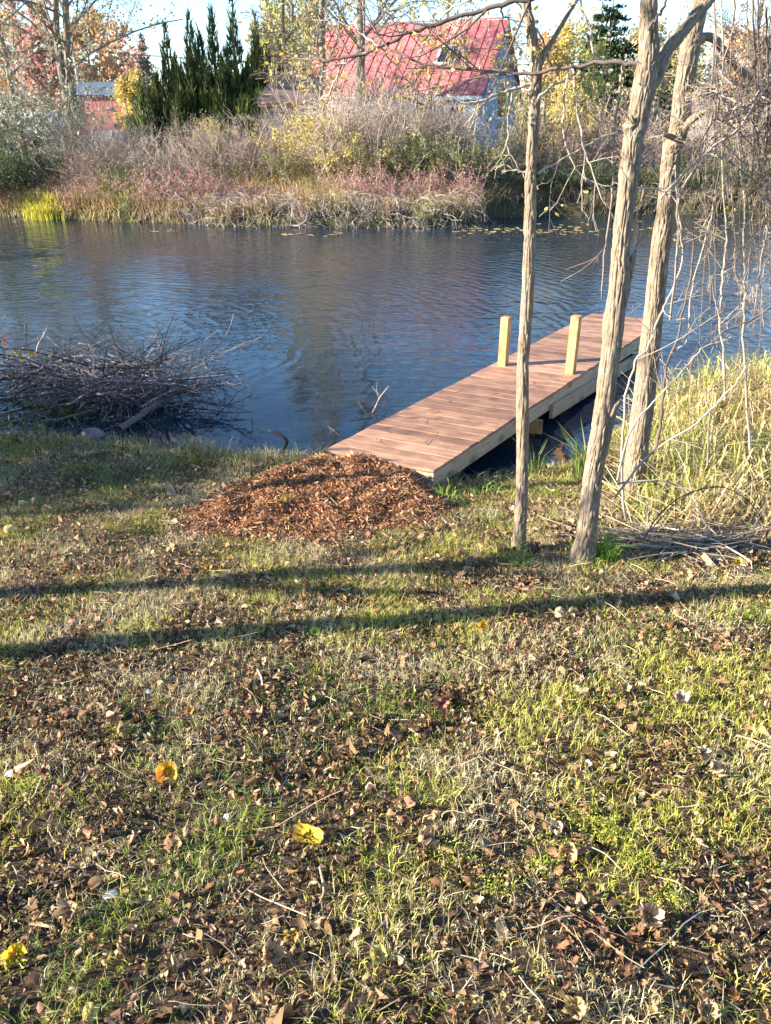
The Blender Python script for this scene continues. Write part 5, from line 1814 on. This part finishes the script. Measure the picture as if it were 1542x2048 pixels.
# straws and petioles
mb = MB()
x, y = scatter(110, .2)
N = len(x)
an = rng.uniform(0, 6.28, N)
P = lines(np.column_stack([x, y, gm(x, y) + .01 + rng.uniform(0, .02, N)]), np.column_stack([np.cos(an), np.sin(an), rng.normal(0, .12, N)]), rng.lognormal(-2.6, .5, N), 5, .14, (0, 0, -.02))
P[:, :, 2] = np.maximum(P[:, :, 2], gm(P[:, :, 0], P[:, :, 1]) + .006)
tubes(mb, P, rng.uniform(.0007, .0016, (N, 1)) * np.ones((1, 5)), 3, pick([(.50, .40, .26), (.38, .27, .18), (.30, .19, .13), (.60, .52, .36)], N))
tag(mb.obj('straw', M_DRY), 'thin straws and leaf stalks lying on the lawn', 'straw', kind='stuff')
# ground weeds with small bright leaves
mb = MB()
ctr = [onlawn(*q) for q in ((1000, 1770), (1080, 1740), (1180, 1650), (1270, 1730), (1310, 1740), (985, 1790), (1340, 1810), (1220, 1680), (60, 1580), (250, 1470), (1100, 1690), (900, 1720), (140, 990), (570, 1000), (20, 1930))]
for q in ctr:
    n = random.randint(120, 330)
    p = q[:2] + rng.normal(0, random.uniform(.015, .04), (n, 2)) * np.array([1.4, 1])
    leaves(mb, np.column_stack([p, gm(p[:, 0], p[:, 1]) + rng.uniform(.008, .04, n)]), rng.uniform(.005, .012, n), pick([(.26, .32, .03), (.38, .40, .05), (.18, .26, .03), (.44, .42, .09)], n), fold=.6, aspect=.45, flat=.2)
tag(mb.obj('low_weeds', M_GRASS), 'bright yellow-green low weeds growing in the lawn', 'weeds', kind='stuff')


# ------------------------------------------------------------------ tufts, reeds, dead stalks
def tuft(px, py, n, h, spread, cols, label, name='grass_tuft', lean=.5, curl=.55, w=(.004, .008), f=gm, group=None):
    q = onlawn(px, py, f)
    p = q[:2] + rng.normal(0, spread, (n, 2))
    mb = MB()
    az = np.arctan2(p[:, 1] - q[1], p[:, 0] - q[0]) + rng.normal(0, .6, n)
    blades(mb, np.column_stack([p, np.maximum(gm(p[:, 0], p[:, 1]), -.05) - .01]), h * rng.uniform(.5, 1.15, n), rng.uniform(w[0], w[1], n), pick(cols, n), lean, curl, az)
    return tag(mb.obj(name, M_GRASS), label, 'grass tuft', group)


GRN = [(.16, .27, .04), (.22, .33, .05), (.30, .38, .08), (.12, .22, .04)]
tuft(1205, 1122, 150, .26, .028, GRN, 'bright green arching grass tuft at the foot of the leaning trunk')
tuft(1020, 1112, 60, .13, .035, GRN, 'small green grass tuft at the foot of the slim trunk')
tuft(1152, 1105, 50, .12, .03, GRN, 'short grass tuft left of the leaning trunk foot')
tuft(1045, 1128, 70, .11, .05, GRN, 'short grass tuft in front of the slim trunk foot')
tuft(1178, 1132, 60, .12, .035, GRN + [(.5, .44, .22)], 'mixed grass tuft in front of the leaning trunk foot')
tuft(1165, 960, 70, .48, .05, [(.10, .17, .04), (.16, .22, .05), (.30, .30, .10)], 'tall dark sedge tuft between dock and leaning trunk', 'sedge_tuft', .35, .4, (.008, .014))
tuft(1068, 950, 26, .35, .03, [(.10, .16, .04), (.14, .2, .05)], 'thin sedge tuft rising in front of the dock pile', 'sedge_tuft', .25, .3, (.007, .012))
tuft(890, 1000, 60, .14, .05, GRN, 'grass tuft against the dock corner beam')
tuft(960, 985, 70, .14, .06, GRN, 'grass tuft on the shore under the dock')
tuft(120, 830, 240, .30, .16, [(.08, .12, .03), (.11, .16, .04), (.16, .18, .06)], 'dark green weeds in front of the brush pile', 'weeds', .35, .4, (.008, .015))
tuft(300, 860, 90, .16, .12, [(.10, .15, .04), (.16, .2, .06), (.34, .28, .16)], 'shaded grass tuft beside the pale stone', 'grass_tuft')
tuft(440, 905, 70, .20, .10, [(.42, .32, .22), (.36, .22, .16), (.5, .4, .26)], 'dry reddish stubble at the waterline', 'dry_grass', .3, .2)
tuft(350, 890, 60, .16, .08, [(.44, .34, .24), (.38, .26, .2), (.5, .4, .28)], 'dry pink stubble behind the shaded lawn', 'dry_grass', .3, .2)
tuft(500, 915, 60, .14, .10, [(.36, .24, .18), (.44, .32, .22), (.24, .22, .1)], 'brown stubble near the black bent stick', 'dry_grass', .4, .3)
mb = MB()
n = 11500
x, y = rng.uniform(1.45, 6.5, n * 3), rng.uniform(4.1, 9.2, n * 3)
s = shore(x) - y
ok = inreeds(x, y) & (s > -.35) & (rng.uniform(0, 1, len(x)) < .35 + .9 * fbm(np.stack([x * 2.2, y * 2.2], -1), 91))
x, y = x[ok][:n], y[ok][:n]
N = len(x)
edge = np.clip((y - 4.1 - .35 * np.clip(2.2 - x, 0, 1)) * 1.2, .3, 1) * np.clip((x - 1.5 - (y - 4.4) * .30) * 2.2, .35, 1)
hgt = rng.uniform(.25, .85, N) * edge
grn = fbm(np.stack([x * 1.4, y * 1.4], -1), 95) + rng.normal(0, .12, N) + .05 * (y - 5.5)
c = np.where((grn > .63)[:, None], pick([(.22, .26, .05), (.33, .35, .08), (.44, .42, .12)], N), pick([(.48, .37, .17), (.58, .47, .25), (.38, .28, .13), (.50, .40, .14), (.34, .22, .11)], N))
blades(mb, np.column_stack([x, y, np.maximum(gz(x, y), -.1) - .02]), hgt, rng.uniform(.006, .017, N), c, .8, 1.0)
n2 = 2600
i = rng.integers(0, N, n2)
st = np.column_stack([x[i], y[i], np.maximum(gz(x[i], y[i]), -.05)])
P = lines(st, np.column_stack([rng.normal(0, .7, n2), rng.normal(0, .7, n2), rng.uniform(.2, 1, n2)]), rng.uniform(.2, .6, n2), 5, .1, (0, 0, -.08))
tubes(mb, P, rng.uniform(.0015, .003, (n2, 1)) * np.ones((1, 5)), 3, pick([(.60, .52, .36), (.52, .42, .26), (.44, .34, .22)], n2))
tag(mb.obj('shore_reeds', M_GRASS), 'thick yellowing reeds on the right-hand shore', 'reeds', kind='stuff')
mb = MB()
n = 210
q = onlawn(1345, 1092)
st = np.column_stack([q[0] + rng.normal(0, .28, n), q[1] + rng.normal(0, .12, n), np.zeros(n)])
st[:, 2] = gm(st[:, 0], st[:, 1]) + rng.uniform(.0, .07, n)
an = rng.normal(.25, .7, n) + rng.choice([0, math.pi], n)
P = lines(st, np.column_stack([np.cos(an), np.sin(an) * .8, rng.normal(.02, .12, n)]), rng.uniform(.15, .5, n), 5, .06, (0, 0, -.02))
P[:, :, 2] = np.maximum(P[:, :, 2], gm(P[:, :, 0], P[:, :, 1]) + .01)
tubes(mb, P, rng.uniform(.0015, .004, (n, 1)) * np.ones((1, 5)), 4, pick([(.19, .155, .13), (.28, .23, .18), (.13, .10, .085), (.38, .31, .23)], n))
tag(mb.obj('dead_stalks', M_TWIG), 'heap of grey dead stalks right of the leaning trunk', 'dead stalks', kind='stuff')
for pts, r, c, lab in (([(1290, 1062), (1400, 1085), (1470, 1120), (1500, 1140)], .006, (.46, .40, .32), 'pale stick slanting down out of the dead stalk heap'), ([(1390, 1092), (1470, 1082), (1545, 1070), (1600, 1060)], .006, (.55, .47, .33), 'long straw-coloured stick reaching the right edge'),
                       ([(1250, 1100), (1330, 1075), (1440, 1072)], .005, (.36, .30, .26), 'grey stick across the dead stalk heap')):
    P = np.array([onlawn(a, b) + np.array([0, 0, .05]) for a, b in pts])
    P = spline(P, 14)
    mb = MB()
    tubes(mb, P, np.linspace(r, r * .6, 14), 6, c, cap=True)
    a, ar = grow(P[None], np.full((1, 14), r), 3, (.1, .2), .7, 4, .1, (0, 0, 0), .2, .5, .0015)
    tubes(mb, a, ar, 4, c)
    tag(mb.obj('stick', M_TWIG), lab, 'stick')
for pts, r, c, lab in (([(515, 1345), (523, 1362), (526, 1382)], .004, (.55, .50, .42), 'short pale twig below the beige curled leaf'), ([(1470, 1478), (1510, 1490), (1560, 1512)], .004, (.50, .38, .26), 'thin pale stick at the right edge of the lawn'),
                       ([(640, 1745), (648, 1790), (640, 1815)], .003, (.42, .32, .24), 'short brown twig in the lower middle of the lawn'), ([(150, 1560), (100, 1650), (115, 1700)], .0022, (.34, .24, .17), 'thin curved brown stalk at the lower left')):
    P = spline(np.array([onlawn(a, b) + np.array([0, 0, .018]) for a, b in pts]), 10)
    mb = MB()
    tubes(mb, P, np.linspace(r, r * .6, 10), 6, c, cap=True)
    tag(mb.obj('twig', M_TWIG), lab, 'twig')

# ------------------------------------------------------------------ brush pile in the water at left
BC = [(.085, .07, .072), (.14, .115, .115), (.055, .045, .047), (.26, .225, .215)]
mb = MB()
n = 380
x = np.concatenate([rng.uniform(-5.6, -2.6, 230), rng.normal(-2.75, .38, 150)])
y = np.concatenate([rng.uniform(7.4, 8.9, 230), rng.normal(8.0, .35, 150)])
z = rng.uniform(-.05, .30, n)
az = rng.normal(0, .9, n) + rng.choice([0, math.pi], n, p=[.6, .4])
P = lines(np.column_stack([x, y, z]), np.column_stack([np.cos(az), np.sin(az), rng.normal(.12, .3, n)]), rng.uniform(.4, 1.1, n), 8, .09, (0, 0, -.02))
P[:, :, 2] = np.maximum(P[:, :, 2], -.06)
Rr = rng.uniform(.004, .013, (n, 1)) * np.linspace(1, .35, 8)[None]
tubes(mb, P, Rr, 4, pick(BC, n))
a, ar = grow(P, Rr, 3, (.25, .6), .8, 5, .14, (0, 0, .02), .15, .6, .003)
a[:, :, 2] = np.maximum(a[:, :, 2], -.06)
tubes(mb, a, ar, 3, pick(BC, len(a)))
b, br = grow(a, ar, 2, (.3, .6), .8, 4, .16, (0, 0, .0), .2, .7, .0022)
tubes(mb, b, br, 3, pick(BC, len(b)))
tag(mb.obj('brush_twigs', M_TWIG), 'tangle of dark dead twigs heaped in the water at left', 'brush', kind='stuff')
for pts, Y, r0, r1, c, k, lab in (([(238, 858), (275, 835), (312, 808), (352, 782)], [7.05, 7.9], .034, .026, (.12, .11, .11), 4, 'thick grey branch slanting out of the brush pile to the bank'),
                                  ([(0, 800), (70, 792), (160, 775), (290, 762)], [7.9, 8.3], .03, .018, (.20, .18, .18), 6, 'long grey branch lying low through the brush pile'),
                                  ([(250, 738), (300, 728), (345, 702), (402, 674)], [8.2, 8.9], .014, .006, (.10, .085, .085), 3, 'dark straight branch sticking up from the brush pile'),
                                  ([(200, 762), (270, 764), (340, 760), (430, 752), (490, 748)], [8.0, 8.2], .018, .008, (.24, .21, .20), 8, 'horizontal branch crossing the middle of the brush pile'),
                                  ([(120, 800), (230, 788), (290, 818)], [7.8, 7.6], .02, .012, (.15, .13, .13), 4, 'dark kinked branch at the foot of the brush pile'),
                                  ([(160, 730), (240, 728), (326, 729)], [8.6, 8.5], .008, .005, (.34, .29, .25), 4, 'thin pale horizontal branch on top of the brush pile'),
                                  ([(72, 708), (76, 690), (86, 672), (94, 655)], 8.6, .007, .003, (.48, .42, .38), 2, 'pale upright twig at the left of the brush pile'),
                                  ([(265, 745), (285, 725), (307, 695)], 8.4, .006, .003, (.46, .40, .36), 2, 'pale slanting twig in the middle of the brush pile'),
                                  ([(400, 800), (440, 812), (470, 805), (505, 790)], [7.7, 7.5], .01, .004, (.08, .07, .07), 6, 'black drooping twig at the right end of the brush pile'),
                                  ([(440, 760), (470, 770), (495, 766), (500, 800)], [7.9, 7.8], .009, .004, (.22, .19, .18), 6, 'grey hooked twig at the right tip of the brush pile')):
    P = spline(path(pts, Y), 16)
    rr = np.linspace(r0, r1, 16)
    mb = MB()
    tubes(mb, P, rr, 8, c, cap=True)
    a, ar = grow(P[None], rr[None], k, (.12, .3), .8, 5, .15, (0, 0, .0), .15, .45, .002)
    tubes(mb, a, ar, 4, c)
    b, br = grow(a, ar, 3, (.3, .6), .8, 4, .18, (0, 0, 0), .2, .6, .0018)
    tubes(mb, b, br, 3, c)
    tag(mb.obj('fallen_branch', M_TWIG, smooth=True), lab, 'branch', 'branches in the brush pile')
for pts, Y, r0, r1, c, k, lab in (([(536, 860), (556, 868), (574, 882), (568, 898), (558, 918)], [6.62, 6.5], .014, .018, (.05, .042, .04), 0, 'black bent stick rising from the water edge'),
                                  ([(740, 835), (752, 812), (760, 795), (778, 772)], 7.7, .010, .006, (.30, .24, .2), 3, 'forked driftwood twig standing in the water left of the dock'),
                                  ([(700, 800), (735, 806), (765, 812), (772, 800)], 7.75, .008, .004, (.08, .07, .07), 4, 'black twig lying on the water left of the dock'),
                                  ([(655, 852), (666, 860), (676, 868)], 6.95, .004, .002, (.42, .38, .35), 5, 'tiny pale twig in the water by the dock corner')):
    P = spline(path(pts, Y), 12)
    rr = np.linspace(r0, r1, 12)
    mb = MB()
    tubes(mb, P, rr, 7, c, cap=True)
    if k:
        a, ar = grow(P[None], rr[None], k, (.3, .6), .9, 5, .2, (0, 0, 0), .1, .5, .0018)
        tubes(mb, a, ar, 4, c)
    tag(mb.obj('stick', M_TWIG, smooth=True), lab, 'stick')
lt = at(-30, 690, 8.0)
tw = thing('leafy_twig', 'twig with a few red, yellow and green leaves at the left edge over the water', 'twig', lt)
P = spline(path([(-140, 660), (-60, 690), (0, 708), (40, 715), (80, 728), (105, 745)], 8.0), 16)
mb = MB()
tubes(mb, P, np.linspace(.009, .003, 16), 5, BC[2])
a, ar = grow(P[None], np.full((1, 16), .006), 7, (.1, .2), .8, 4, .15, (0, 0, .1), .2, .5, .0015)
tubes(mb, a, ar, 3, BC[2])
mb.obj('stem', M_TWIG, tw)
mb = MB()
leaves(mb, P[rng.integers(6, 14, 26)] + rng.normal(0, .05, (26, 3)) + np.array([0, 0, .06]), rng.uniform(.04, .075, 26), pick([(.42, .38, .05), (.20, .30, .05), (.50, .36, .06), (.45, .12, .05)], 26), aspect=.8, fold=.3)
mb.obj('foliage', M_LEAF, tw)


def rock(px, py, r, sq, col, label, name='stone', seed=0, lift=.3):
    q = onlawn(px, py)
    bm = bmesh.new()
    bmesh.ops.create_icosphere(bm, subdivisions=3, radius=1)
    V = np.array([v.co[:] for v in bm.verts])
    F = np.array([[v.index for v in f.verts] for f in bm.faces])
    bm.free()
    d = 1 + .5 * (fbm(V * 1.2 + seed * 9.1, 7 + seed) - .5) + .18 * (fbm(V * 4 + seed, 8 + seed) - .5)
    V = V * d[:, None] * r * np.array([1.25, .9, sq])
    mb = MB()
    mb.add(V + q + np.array([0, 0, r * sq * lift]), None, F, col)
    return tag(mb.obj(name, M_STONE, loc=tuple(q), smooth=True), label, name)


rock(186, 872, .085, .7, (.23, .185, .18), 'pinkish grey rounded stone at the foot of the brush pile', seed=1)
rock(20, 868, .06, .5, (.25, .25, .24), 'pale flat stone at the left edge by the brush pile', seed=2)
rock(222, 1790, .018, .35, (.42, .41, .40), 'flat grey pebble in the lower left lawn', 'pebble', 3)
rock(297, 1388, .013, .8, (.55, .57, .62), 'bluish white pebble in the left lawn', 'pebble', 4, .8)
rock(456, 1636, .010, .7, (.66, .64, .62), 'small white pebble above the yellow folded leaf', 'pebble', 5, .8)
rock(25, 1550, .018, .5, (.62, .60, .58), 'whitish pebble at the left edge of the lawn', 'pebble', 6, .8)


def apple(px, py, r, label):
    q = onlawn(px, py)
    t = thing('apple', label, 'apple', q, 'fallen apples at the left edge')
    th = np.linspace(0, math.pi, 15)
    ph = np.arange(20) / 20 * 2 * math.pi
    rad = r * np.sin(th) * (1 + .06 * np.cos(th))
    zz = r * .92 * np.cos(th) - r * .28 * np.exp(-(th / .42) ** 2) + r * .15 * np.exp(-((math.pi - th) / .35) ** 2)
    V = np.stack([rad[:, None] * np.cos(ph), rad[:, None] * np.sin(ph), np.repeat(zz[:, None], 20, 1)], -1)
    idx = np.arange(300).reshape(15, 20)
    mb = MB()
    mb.add(V.reshape(-1, 3) + q + np.array([0, 0, r * .8]), np.stack([idx[:-1], np.roll(idx[:-1], -1, 1), np.roll(idx[1:], -1, 1), idx[1:]], -1).reshape(-1, 4)[:, ::-1], None, (.46, .38, .15))
    mb.obj('flesh', M_STONE, t, smooth=True)
    mb = MB()
    tubes(mb, np.array([q + (0, 0, r * 1.4), q + (r * .1, 0, r * 1.75), q + (r * .3, 0, r * 2.0)]), .002, 5, (.15, .1, .06))
    mb.obj('stalk', M_TWIG, t)


apple(21, 1066, .034, 'pale yellow fallen apple nearer the camera at the left edge')
apple(45, 1012, .026, 'smaller fallen apple in the shade behind the other')


# ------------------------------------------------------------------ the leaves one can pick out
def bigleaf(px, py, size, col, label, tilt=20, az=0, kx=1.5, ky=1.0, lobed=True, col2=None, lift=.35, asp=.8):
    q = onlawn(px, py)
    m = 30
    a = np.arange(m) / m * 2 * math.pi
    if lobed:
        rr = .62 + .30 * np.abs(np.cos(a * 2.5)) ** 1.6 + .04 * np.cos(a * 15)
    else:
        rr = .80 - .06 * np.cos(2 * a) + .02 * np.cos(a * 12)
    rr = rr + rng.normal(0, .025, m)
    rings = [(1.0, 1), (.66, .66), (.33, .33)]
    V = [np.array([[0, 0]])] + [np.column_stack([np.cos(a) * rr * f, np.sin(a) * rr * f * asp]) for _, f in rings[::-1]]
    V = np.concatenate(V) * size * .55
    z = kx * V[:, 0] ** 2 / size * .9 + ky * V[:, 1] ** 2 / size * .9 + size * .085 * rng.normal(0, 1, len(V)) * (np.linalg.norm(V, axis=1) > size * .1)
    if not lobed:
        z = .55 * ky * .28 * np.abs(V[:, 1]) + kx * V[:, 0] ** 2 / size * .6 + size * .02 * rng.normal(0, 1, len(V))
    # roll the edges in
    V3 = np.column_stack([V[:, 0] * (1 - .16 * abs(kx) * (V[:, 0] / size) ** 2 * 4), V[:, 1] * (1 - .16 * abs(ky) * (V[:, 1] / size) ** 2 * 4), z])
    Mx = Matrix.Rotation(R(az), 3, 'Z') @ Matrix.Rotation(R(tilt), 3, 'X')
    V3 = V3 @ np.array(Mx).T
    V3[:, 2] -= V3[:, 2].min()
    T, Q = [[0, 1 + j, 1 + (j + 1) % m] for j in range(m)], []
    for r_ in (0, 1):
        o = 1 + r_ * m
        Q += [[o + j, o + (j + 1) % m, o + m + (j + 1) % m, o + m + j][::1] for j in range(m)]
    C = np.broadcast_to(np.asarray(col, float), V3.shape).copy()
    if col2 is not None:
        bl = vnoise(V3 / size * 4 + px, 3)
        C = C * (1 - sstep(bl, .45, .65))[:, None] + np.asarray(col2) * sstep(bl, .45, .65)[:, None]
    ve = 1 - .22 * (np.abs(np.sin(np.arctan2(V[:, 1], V[:, 0]) * (2.5 if lobed else 1.0))) < (.2 if lobed else .12))
    C = C * ve[:, None]
    mb = MB()
    mb.add(V3 + q + np.array([0, 0, .006 + lift * .02]), Q, T, C)
    b = V3[0] + q + np.array([0, 0, .006 + lift * .02])
    d = np.array(Mx @ Vector((-1, .15, -.25)))
    tubes(mb, np.array([b, b + d * size * .4, b + d * size * .85 + np.array([0, 0, -.005])]), [.0012, .001, .0009], 4, np.asarray(col) * .6)
    o = mb.obj('fallen_leaf', M_DRY if max(col) < .5 else M_LEAF, loc=tuple(q), smooth=True)
    return tag(o, label, 'leaf', 'fallen leaves one can pick out on the lawn')


YO, YY, TN, BG_, BR, WH = (.72, .40, .03), (.80, .54, .05), (.56, .38, .20), (.52, .37, .21), (.36, .20, .11), (.52, .42, .32)
bigleaf(338, 1562, .105, YO, 'bright orange-yellow cupped leaf standing up in the left lawn', 62, 10, 2.0, 1.2, False, (.60, .22, .05))
bigleaf(618, 1684, .125, YY, 'bright yellow folded leaf low in the middle of the lawn', 16, -14, .9, 4.5, False, (.70, .44, .05), asp=.55)
bigleaf(963, 1262, .070, YO, 'orange-yellow leaf in the tree shadow right of the middle', 50, 30, 1.2, 1.5, False, (.55, .3, .05))
bigleaf(630, 1270, .070, (.42, .46, .06), 'yellow-green leaf in the tree shadow left of the middle', 18, 60, .6, 1.5, False)
bigleaf(1133, 1716, .082, (.66, .48, .16), 'pale golden leaf curled upright above the green weeds', 66, -15, 2.4, 1.4, True, TN)
bigleaf(520, 1338, .075, BG_, 'pale beige curled leaf with a twig below it', 30, 20, 2.0, 1.6, True)
bigleaf(244, 1472, .070, BG_, 'pale beige leaf left above the orange-yellow one', 55, 70, 1.6, 1.2, True)
bigleaf(508, 1442, .085, BR, 'reddish brown flat leaf in the left middle of the lawn', 12, 40, 1.2, 2.0, True, TN)
bigleaf(1120, 1238, .090, BG_, 'arched beige leaf on the tree shadow near the leaning trunk', 15, 0, -3.0, .4, False, (.45, .33, .2))
bigleaf(1368, 1160, .105, TN, 'tan upright leaf below the dead stalk heap', 50, -20, 1.5, 1.5, True, (.64, .48, .22))
bigleaf(1474, 1130, .065, YY, 'bright yellow leaf at the right beyond the tree shadow', 55, 10, 1.4, 1.4, False)
bigleaf(1494, 1130, .060, (.70, .50, .06), 'golden leaf touching the bright yellow leaf', 45, -40, 1.4, 1.4, False)
bigleaf(1481, 1147, .055, WH, 'whitish leaf below the two yellow leaves', 40, 30, 1.2, 1.0, False)
bigleaf(1356, 1408, .085, (.56, .40, .33), 'large pinkish crumpled leaf at the right middle', 25, 15, 2.0, 2.0, True, (.62, .48, .38))
bigleaf(1290, 1850, .092, (.58, .42, .26), 'large pale tan crumpled leaf at the lower right', 28, 10, 2.2, 2.0, True, (.34, .2, .14))
bigleaf(1146, 2030, .07, (.66, .48, .20), 'yellow-tan crumpled leaf at the bottom edge', 32, -20, 2.0, 2.0, True, BG_)
bigleaf(1408, 2036, .066, (.46, .30, .2), 'brown leaf with pale rim at the bottom right', 15, 20, 1.5, 2.2, True, BG_)
bigleaf(32, 1925, .075, YY, 'yellow leaf at the bottom left edge', 45, 40, 1.8, 1.4, True)
bigleaf(848, 1695, .080, (.50, .31, .2), 'brown curled leaf right of the yellow folded leaf', 35, 100, 2.6, 1.2, True, BG_)
bigleaf(352, 1704, .060, TN, 'small tan leaf below the orange-yellow leaf', 30, 0, 1.5, 1.5, True)
bigleaf(915, 1478, .055, BG_, 'small pale leaf in the middle of the lawn', 40, 40, 1.5, 1.5, True)
bigleaf(882, 1420, .075, (.40, .17, .12), 'reddish leaf in the middle of the lawn', 14, 15, 1.0, 1.8, True)
bigleaf(1248, 1384, .060, BG_, 'small pale leaf left of the pinkish crumpled leaf', 35, 0, 1.5, 1.5, True)
bigleaf(1425, 1555, .085, (.56, .40, .24), 'tan curled leaf at the right of the lawn', 40, 80, 2.4, 1.5, True, BG_)
bigleaf(1400, 1515, .060, (.62, .50, .36), 'pale curled leaf just above the tan curled leaf', 50, 20, 2.0, 1.0, True)
bigleaf(1112, 1668, .060, WH, 'whitish leaf above the pale golden leaf', 45, -30, 2.0, 1.6, True)
bigleaf(418, 1142, .065, (.52, .28, .08), 'small orange leaf in the far tree shadow', 40, 0, 1.5, 1.5, True)
bigleaf(167, 1280, .060, (.50, .24, .09), 'orange-brown leaf in the near tree shadow at left', 40, 60, 1.5, 1.5, True)
bigleaf(56, 916, .070, (.46, .24, .10), 'orange-brown leaf in the shade at the far left', 50, 0, 1.5, 1.5, True)
bigleaf(380, 1432, .050, (.56, .28, .10), 'small orange leaf above the orange-yellow one', 35, 10, 1.5, 1.5, True)
bigleaf(182, 2036, .055, (.70, .60, .20), 'pale yellow leaf at the bottom left', 30, 90, 1.0, 1.8, False)
bigleaf(584, 1884, .050, (.55, .38, .12), 'small ochre leaf low in the middle', 35, 0, 1.6, 1.2, True)
bigleaf(90, 1552, .060, (.44, .24, .14), 'brown leaf beside the whitish pebble', 30, 30, 2.0, 1.2, True)
bigleaf(1060, 1100, .080, (.42, .24, .15), 'brown leaf at the foot of the slim trunk', 25, 0, 1.5, 1.6, True, TN)
bigleaf(540, 1930, .085, (.40, .24, .16), 'brown crumpled leaf at the lower middle', 35, 70, 2.0, 2.0, True, TN)
bigleaf(145, 1835, .080, (.46, .32, .2), 'pale brown leaf at the lower left', 40, -20, 2.0, 1.6, True)
bigleaf(755, 1920, .06, (.52, .46, .14), 'olive yellow leaf at the lower middle', 30, 30, 1.8, 1.2, False)
bigleaf(905, 1010, .05, (.56, .42, .24), 'small tan leaf right of the mulch', 40, 0, 1.6, 1.2, True)
bigleaf(1090, 940, .07, (.46, .30, .18), 'tan leaf on the shore behind the slim trunk', 40, 20, 1.6, 1.2, True)
# bits lying on the deck
mb = MB()
for k in range(34):
    t, w = random.uniform(.4, 3.0), random.uniform(.1, WID - .1)
    q = dk(t, w, .004)
    P = lines(q[None], np.array([[random.gauss(0, 1), random.gauss(0, 1), .02]]), random.uniform(.03, .16), 6, .3, (0, 0, 0))
    P[:, :, 2] = np.clip(P[:, :, 2], DZ + .003, DZ + .012)
    tubes(mb, P, .0016, 4, (.10, .06, .05))
tag(mb.obj('deck_twigs', M_TWIG), 'thin dark twigs and stalks scattered on the deck boards', 'twigs', kind='stuff')
